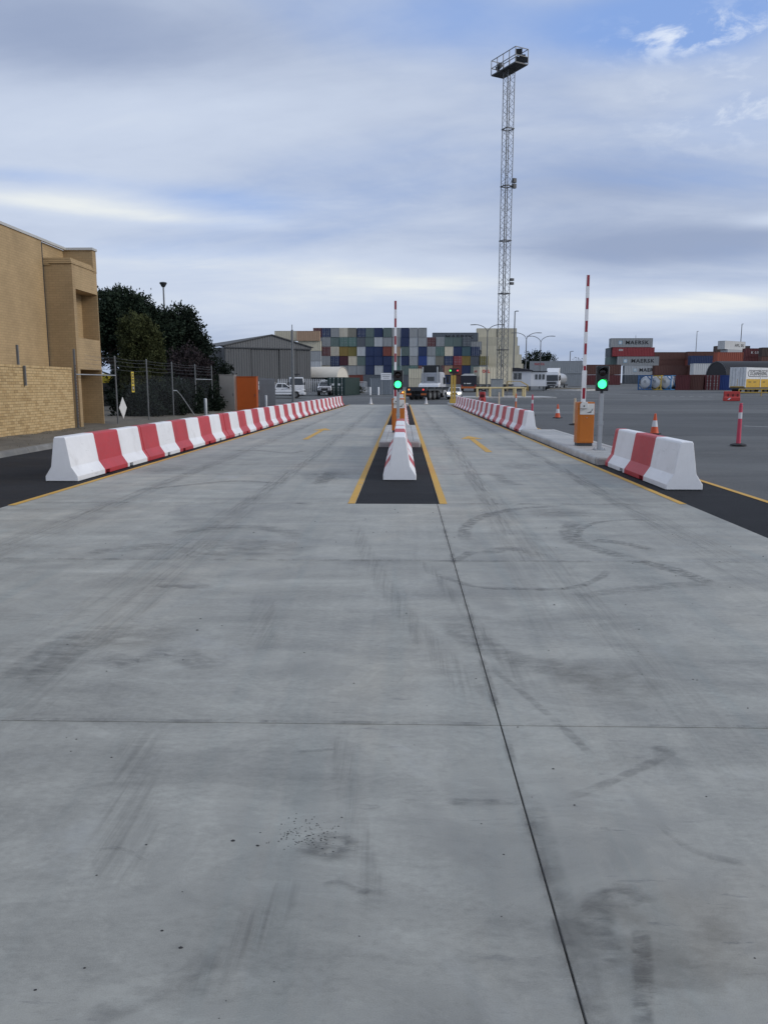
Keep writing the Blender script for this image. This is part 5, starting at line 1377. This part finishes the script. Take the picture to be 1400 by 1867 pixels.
lv = pickup(gx(829, 90), 90, R(-96), 'low white vehicle with lit headlamps facing us behind the yellow gate posts', lit=True); lv.scale = (.78, .85, .74)

def cab_over(x, y, heading, label, name='truck', cab=VWHITE, deflector=True, h=3.1, wheels=True, sleeper=2.2, z=None):
    r = thing(name, label, 'truck', (x, y, gz(y) if z is None else z), heading, 'trucks'); w_ = 1.24
    m = MB(); m.hull([(-sleeper, .95, w_), (-.95, .95, w_), (-.8, .55, w_), (.02, .55, w_), (.06, 1.55, w_), (-.12, 2.15, w_ - .02), (-.30, h - .15, w_ - .10), (-.5, h, w_ - .16), (-sleeper + .15, h, w_ - .16), (-sleeper, h - .15, w_ - .08)]); m.build('cab', cab, r, False, .05)
    plate([(.085, -1.12, 1.60), (.085, 1.12, 1.60), (-.18, 1.02, 2.62), (-.18, -1.02, 2.62)], GLASS, 'windscreen', r).location.x = .03
    m = MB(); m.box(-.02, .10, -.85, .85, 1.02, 1.42); g = m.build('grille', TRIM, r, False, .02)
    for k in range(4):
        m = MB(); m.box(.10, .115, -.8, .8, 1.06 + k * .09, 1.10 + k * .09); m.build('slat', GREYST, g)
    m = MB(); m.hull([(-.3, .32, 1.2), (.18, .32, 1.18), (.22, .62, 1.2), (.12, .92, 1.22), (-.3, .92, 1.22)]); m.build('bumper', M('dark_bumper', (.035, .037, .042), .5), r, False, .03)
    for s in (-1, 1):
        m = MB(); m.box(.14, .235, min(s * .72, s * 1.12), max(s * .72, s * 1.12), .66, .84); m.build('headlight', CONE_W, r, False, .02)
        plate([(-.15, s * (w_ + .004), 1.6), (-.28, s * (w_ - .03), 2.35), (-.95, s * (w_ - .03), 2.4), (-.95, s * (w_ + .004), 1.6)], GLASS, 'window', r)
        m = MB(); m.box(.0, .18, s * 1.32 if s > 0 else -1.58, 1.58 if s > 0 else -1.32, 1.75, 2.55); m.tube((-.1, s * 1.2, 2.5), (.08, s * 1.4, 2.5), .03); m.build('mirror', TRIM, r, False, .03)
        if wheels:
            for xx in (-.75, -3.3, -4.6): wheel(r, xx, s * 1.03, .50, .32, GALV)
        m = MB(); m.box(-2.9, -1.35, min(s * .62, s * 1.18), max(s * .62, s * 1.18), .5, .95); m.build('fuel_tank', GALV, r, False, .08)
    m = MB(); m.box(-5.4, -.6, -.42, .42, .62, .92); m.build('chassis', DSTEEL, r)
    if deflector:
        m = MB(); m.hull([(-.4, h, 1.05), (-1.5, h + .78, 1.12), (-sleeper, h + .80, 1.12), (-sleeper, h, 1.05)]); m.build('roof_deflector', cab if name == 'truck' else TRIM, r, False, .04)
    m = MB(); m.box(.228, .236, -.25, .25, .5, .62); m.build('number_plate', CREAM, r)
    return r
ty = 143
tk = cab_over(gx(1005, ty), ty, R(-110), 'white cab-over tanker truck facing us right of the site office')
m = MB(); m.lathe([(.05, 0), (.7, .06), (.95, .25), (1.05, .6), (1.05, 8.2), (.95, 8.6), (.7, 8.8), (.05, 8.86)], 26); t_ = m.build('tank', M('tanker_grey', (.42, .43, .44), .35, .3, .1, dirt=.2), tk, True, 0, (-2.9, .0, 2.0)); t_.rotation_euler = (0, R(-90), 0)
m = MB(); m.box(-12, -3.2, -.5, .5, .9, 1.1); m.build('tank_cradle', DSTEEL, tk)
for xx in (-8.5, -9.8, -11.1):
    for s in (-1, 1): wheel(tk, xx, s * 1.03, .50, .32, GALV)
m = MB(); m.prism([(-.16, 0), (0, -.16), (.16, 0), (0, .16)], 'X', .24, .25); o = m.build('placard', CREAM, tk, False, 0, (0, .55, .52))

# prime mover seen from behind with its skeletal trailer
hd = R(90 - 25); rx, ryy = gx(759, 86.5), 86.5
st = thing('skeletal_trailer', 'empty skeletal container trailer with lit rear lamps turning at the lane end', 'trailer', (rx, ryy, gz(ryy)), hd)
m = MB()
for s in (-.45, .45): m.box(0, 9.2, s - .07, s + .07, 1.02, 1.40)
for xx in (.15, 2.2, 4.4, 6.6, 9.0): m.box(xx - .09, xx + .09, -1.2, 1.2, 1.22, 1.40)
m.build('chassis', DSTEEL, st)
for xx in (1.1, 2.35, 3.6):
    for s in (-1, 1): wheel(st, xx, s * 1.02, .50, .36, GREYST)
    m = MB(); m.tube((xx, -1, .5), (xx, 1, .5), .07); m.build('axle', DSTEEL, st)
for s in (-1, 1):
    m = MB(); m.box(-.06, .02, min(s * .55, s * 1.22), max(s * .55, s * 1.22), .35, .98); m.build('mud_flap', BLACK, st)
    m = MB(); m.box(-.10, -.06, min(s * .58, s * 1.2), max(s * .58, s * 1.2), .52, .72); m.build('marker_plate', M('trailer_marker', (.50, .13, .03), .5), st)
    m = MB(); m.tube((-.12, s * .85, 1.12), (-.04, s * .85, 1.12), .09, n=14); m.build('tail_lamp', M('dim_amber', (.9, .30, .05), .3, emit=1.0) if s > 0 else M('dim_red', (.8, .06, .05), .3, emit=1.0), st)
    m = MB(); m.box(.6, 4.2, min(s * .85, s * 1.22), max(s * .85, s * 1.22), 1.03, 1.08); m.build('mudguard', GREYST, st)
    m = MB(); m.box(6.8, 6.95, s * .75 - .06, s * .75 + .06, .15, 1.05); m.build('landing_leg', GREYST, st)
m = MB(); m.box(-.05, .05, -1.22, 1.22, .98, 1.26); m.build('rear_beam', DSTEEL, st)
m = MB(); m.box(5.4, 6.6, -1.22, -1.15, .85, 1.0); m.build('side_panel', CREAM, st)
pm_y = 97.0
pm = cab_over(gx(795, pm_y), pm_y, R(90 - 20), 'white prime mover seen from behind, coupled to the skeletal trailer', 'prime_mover', deflector=True, h=3.0, cab=M('dull_truck_white', (.40, .41, .44), .4, dirt=.2))
plate([(-2.215, -.45, 1.95), (-2.215, .45, 1.95), (-2.215, .45, 2.45), (-2.215, -.45, 2.45)], GLASS, 'rear_window', pm)
for s in (-.9, .9):
    m = MB(); m.tube((-2.45, s, .9), (-2.45, s, 3.6), .09, n=10); m.build('exhaust_stack', GALV, pm)
m = MB(); m.hull([(-2.3, .55, 1.24), (-3.4, .55, 1.24), (-3.0, 1.5, 1.24), (-2.3, 1.75, 1.24)]); m.build('side_fairing', VWHITE, pm, False, .04)

# covered tipper trailer and a container on a trailer beside the guard rail
tp = thing('tipper_trailer', 'dark covered tipper trailer seen from behind, left of the lattice mast', 'trailer', (gx(854, 126), 126, gz(126)), R(84))
BODYB = M('tipper_black', (.016, .018, .028), .5)
m = MB(); m.box(0, 7.5, -1.24, 1.24, 1.05, 2.55); m.build('tipper_body', BODYB, tp, False, .03)
m = MB(); m.hull([(-.02, 2.55, 1.26), (7.6, 2.55, 1.26), (7.4, 2.85, .7), (.2, 2.85, .7)]); m.build('tarpaulin', M('pale_tarpaulin', (.36, .37, .37), .7), tp)
m = MB(); m.box(-.06, 7.4, -1.1, 1.1, .75, 1.04); m.build('chassis', DSTEEL, tp)
m = MB(); m.box(-.10, -.06, -1.2, 1.2, .55, .85); m.build('rear_bar', M('trailer_marker'), tp)
for s in (-1, 1):
    m = MB(); m.box(-.12, -.05, s * 1.05 - .12, s * 1.05 + .12, .9, 1.1); m.build('tail_lamp', TAPE, tp)
    for xx in (1.0, 2.3): wheel(tp, xx, s * 1.02, .5, .34, GREYST)
m = MB(); m.box(-.02, -.005, -.35, .35, 1.25, 1.4); m.tube((-.02, .62, 1.33), (-.005, .62, 1.33), .14, n=4); m.build('rear_marking', CREAM, tp)
sc = side_on(869, 133, 0, 'i', 'beige trailer-mounted container with red lettering behind the tipper', 'trailer loads', 6.06, R(20), 1.1, z=gz(133) + 1.15); own_mat(sc, 'i')
side_text(sc, 'OCL', .62, RLET, 1.2, 1.9, .03)
lettering('OOCL', .4, RLET, sc, (-.3, -.01, 1.9), (R(90), 0, 0), bold=.015)
tr = thing('flat_trailer', 'flat trailer under the beige lettered container', 'trailer', (gx(869, 133), 134.2, gz(133)), R(20))
m = MB(); m.box(-.4, 6.4, -1.2, 1.2, .92, 1.13); m.build('deck', DSTEEL, tr)
for xx in (.8, 2.1, 5.2):
    for s in (-1, 1): wheel(tr, xx, s * 1.0, .45, .32, GREYST)
ut = thing('box_truck', 'small white cab-chassis truck parked behind the white pickup', 'truck', (gx(541, 104), 104, gz(104)), R(-80))
m = MB(); m.hull([(-1.9, .5, 1.0), (0, .5, 1.0), (.05, 1.3, 1.0), (-.12, 1.5, .98), (-.35, 2.35, .90), (-1.9, 2.4, .90)]); m.build('cab', VWHITE, ut, False, .05)
plate([(.03, -.88, 1.42), (.03, .88, 1.42), (-.26, .80, 2.25), (-.26, -.80, 2.25)], GLASS, 'windscreen', ut).location.x = .04
m = MB(); m.box(-5.2, -1.95, -1.05, 1.05, .75, .95); m.build('tray', GREYST, ut)
m = MB(); m.box(-2.15, -2.0, -1.0, 1.0, .95, 2.5); m.build('headboard', GREYST, ut)
for s in (-1, 1):
    for xx in (-.7, -3.9): wheel(ut, xx, s * .82, .40, .26, GREYST)
    m = MB(); m.box(.02, .09, min(s * .6, s * .92), max(s * .6, s * .92), .85, 1.05); m.build('headlight', CONE_W, ut)
    m = MB(); m.box(-.1, .05, s * 1.05 - .08, s * 1.05 + .08, 1.4, 1.8); m.build('mirror', TRIM, ut)
m = MB(); m.tube((-1.0, 0, 2.4), (-1.0, 0, 2.75), .05); m.box(-1.2, -.8, -.45, .45, 2.7, 2.85); m.build('light_bar', TRIM, ut)

# ================================================================== SITE OFFICE
oy = 136.0
of = thing('site_office', 'white portable site office with dark roof and sliding windows', 'site office', (gx(906, oy), oy, gz(oy)), R(-7))
ol = gx(960, oy) - gx(906, oy) + .6; OW = M('office_white', (.62, .64, .68), .5, var=.05, scale=.8, dirt=.1)
m = MB(); m.box(0, ol, 0, 3.4, .75, 3.25); m.build('wall', OW, of)
m = MB(); m.box(ol + .02, ol + 2.6, .6, 3.2, .75, 3.15); m.build('annex_wall', VWHITE, of)
m = MB(); m.prism([(-.25, 3.25), (ol + .3, 3.25), (ol + .3, 3.42), (ol * .6, 3.85), (ol * .3, 3.8), (-.25, 3.45)], 'Y', -.3, 3.6); m.build('roof', M('dark_roof', (.02, .022, .03), .6), of)
m = MB(); m.box(ol + .3, ol + 2.75, .4, 3.4, 3.16, 3.30); m.build('annex_roof', M('dark_roof'), of)
for x0 in (2.75, 3.45):
    m = MB(); m.box(x0 - .04, x0 + .64, -.05, -.005, 1.85, 3.0); f = m.build('window', CREAM, of)
    m = MB(); m.box(x0, x0 + .6, -.06, -.05, 1.9, 2.95); m.build('pane', GLASS, f)
for x0 in (.4, 1.0, 1.6):
    m = MB(); m.box(ol + .3 + x0, ol + .7 + x0, .54, .595, 1.9, 2.75); f = m.build('window', GLASS, of)
m = MB(); m.box(1.9, 2.4, -.02, -.006, 2.45, 3.0); sgn = m.build('first_aid_sign', M('sign_green', (.02, .22, .12), .5), of)
m = MB(); m.box(2.10, 2.20, -.03, -.02, 2.52, 2.93); m.box(1.98, 2.32, -.031, -.021, 2.68, 2.78); m.build('cross', CREAM, sgn)
for x0 in (.3, ol - .3, ol + 2.3):
    m = MB(); m.box(x0 - .15, x0 + .15, .3, 3.0, 0, .75); m.build('stump', GREYST, of)
m = MB(); m.box(0, ol, .05, .12, .12, .74); m.build('skirt', DSTEEL, of)
hr = thing('stair_rail', 'yellow stair handrail in front of the site office', 'handrail', (gx(925, 132), 132, gz(132)))
for yy in (0, 1.2):
    m = MB(); m.path([(0, yy, 0), (0, yy, 1.6), (2.2, yy, 1.6), (3.4, yy, .95), (3.4, yy, 0)], .045, 6); m.build('rail', YELLOWP, hr)
for k in range(4):
    m = MB(); m.box(2.2 + k * .3, 2.5 + k * .3, .1, 1.1, .6 - k * .18, .66 - k * .18); m.build('tread', GALV, hr)
m = MB(); m.box(0, 2.2, .05, 1.15, .70, .76); m.build('landing', GALV, hr)
ybp = tag(MB().lathe([(.55, 0), (.50, .3), (.30, 1.4), (.24, 3.2), (.20, 3.3)], 14).build('lamp_footing', M('mustard_paint', (.42, .27, .04), .6), None, True, 0, (gx(958, 139), 139, gz(139))), 'tall mustard-yellow tapered bollard beside the site office', 'bollard')
# grassed traffic island and white dashes in the yard
mb = MB(); c = GZ(1042, 711.5); n = 28
lo = mb.ring([(c.x + 4.4 * math.cos(2 * math.pi * i / n), c.y + 4 * math.sin(2 * math.pi * i / n), gz(c.y) - .1) for i in range(n)]); hi = mb.ring([(c.x + 4.3 * math.cos(2 * math.pi * i / n), c.y + 3.9 * math.sin(2 * math.pi * i / n), gz(c.y) + .18) for i in range(n)])
h2 = mb.ring([(c.x + 3.6 * math.cos(2 * math.pi * i / n), c.y + 3.3 * math.sin(2 * math.pi * i / n), gz(c.y) + .42) for i in range(n)])
mb.bridge(lo, hi, 1); mb.bridge(hi, h2, 0); mb.face(h2, 0)
tag(mb.build('planted_island', [DIRT, KERB], None), 'kerbed dirt island right of the tanker truck', 'traffic island')
def dash(px0, py0, px1, py1, wd, label):
    a, b = GZ(px0, py0), GZ(px1, py1); d = Vector((b.x - a.x, b.y - a.y, 0)); nn = Vector((-d.y, d.x, 0)).normalized() * wd / 2
    m = MB(); m.face(m.ring([(a.x - nn.x, a.y - nn.y, gz(a.y - nn.y) - .016), (b.x - nn.x, b.y - nn.y, gz(b.y - nn.y) - .016), (b.x + nn.x, b.y + nn.y, gz(b.y + nn.y) - .016), (a.x + nn.x, a.y + nn.y, gz(a.y + nn.y) - .016)]))
    o = m.build('road_marking', LINE_W, None); o['kind'] = 'structure'; o['label'] = label
for i in range(8): dash(1170 + i * 17, 721 + i * .35, 1179 + i * 17, 721.2 + i * .35, .35, 'white dash of the broken line across the right yard')
for i in range(4): dash(1012 + i * 14, 718.3, 1019 + i * 14, 718.3, .4, 'white dash of the broken line near the tanker truck')
dash(1060, 717.5, 1165, 719.5, .2, 'thin white line across the right yard'); dash(1355, 776, 1460, 780, .12, 'white line on the right yard near the pink post')
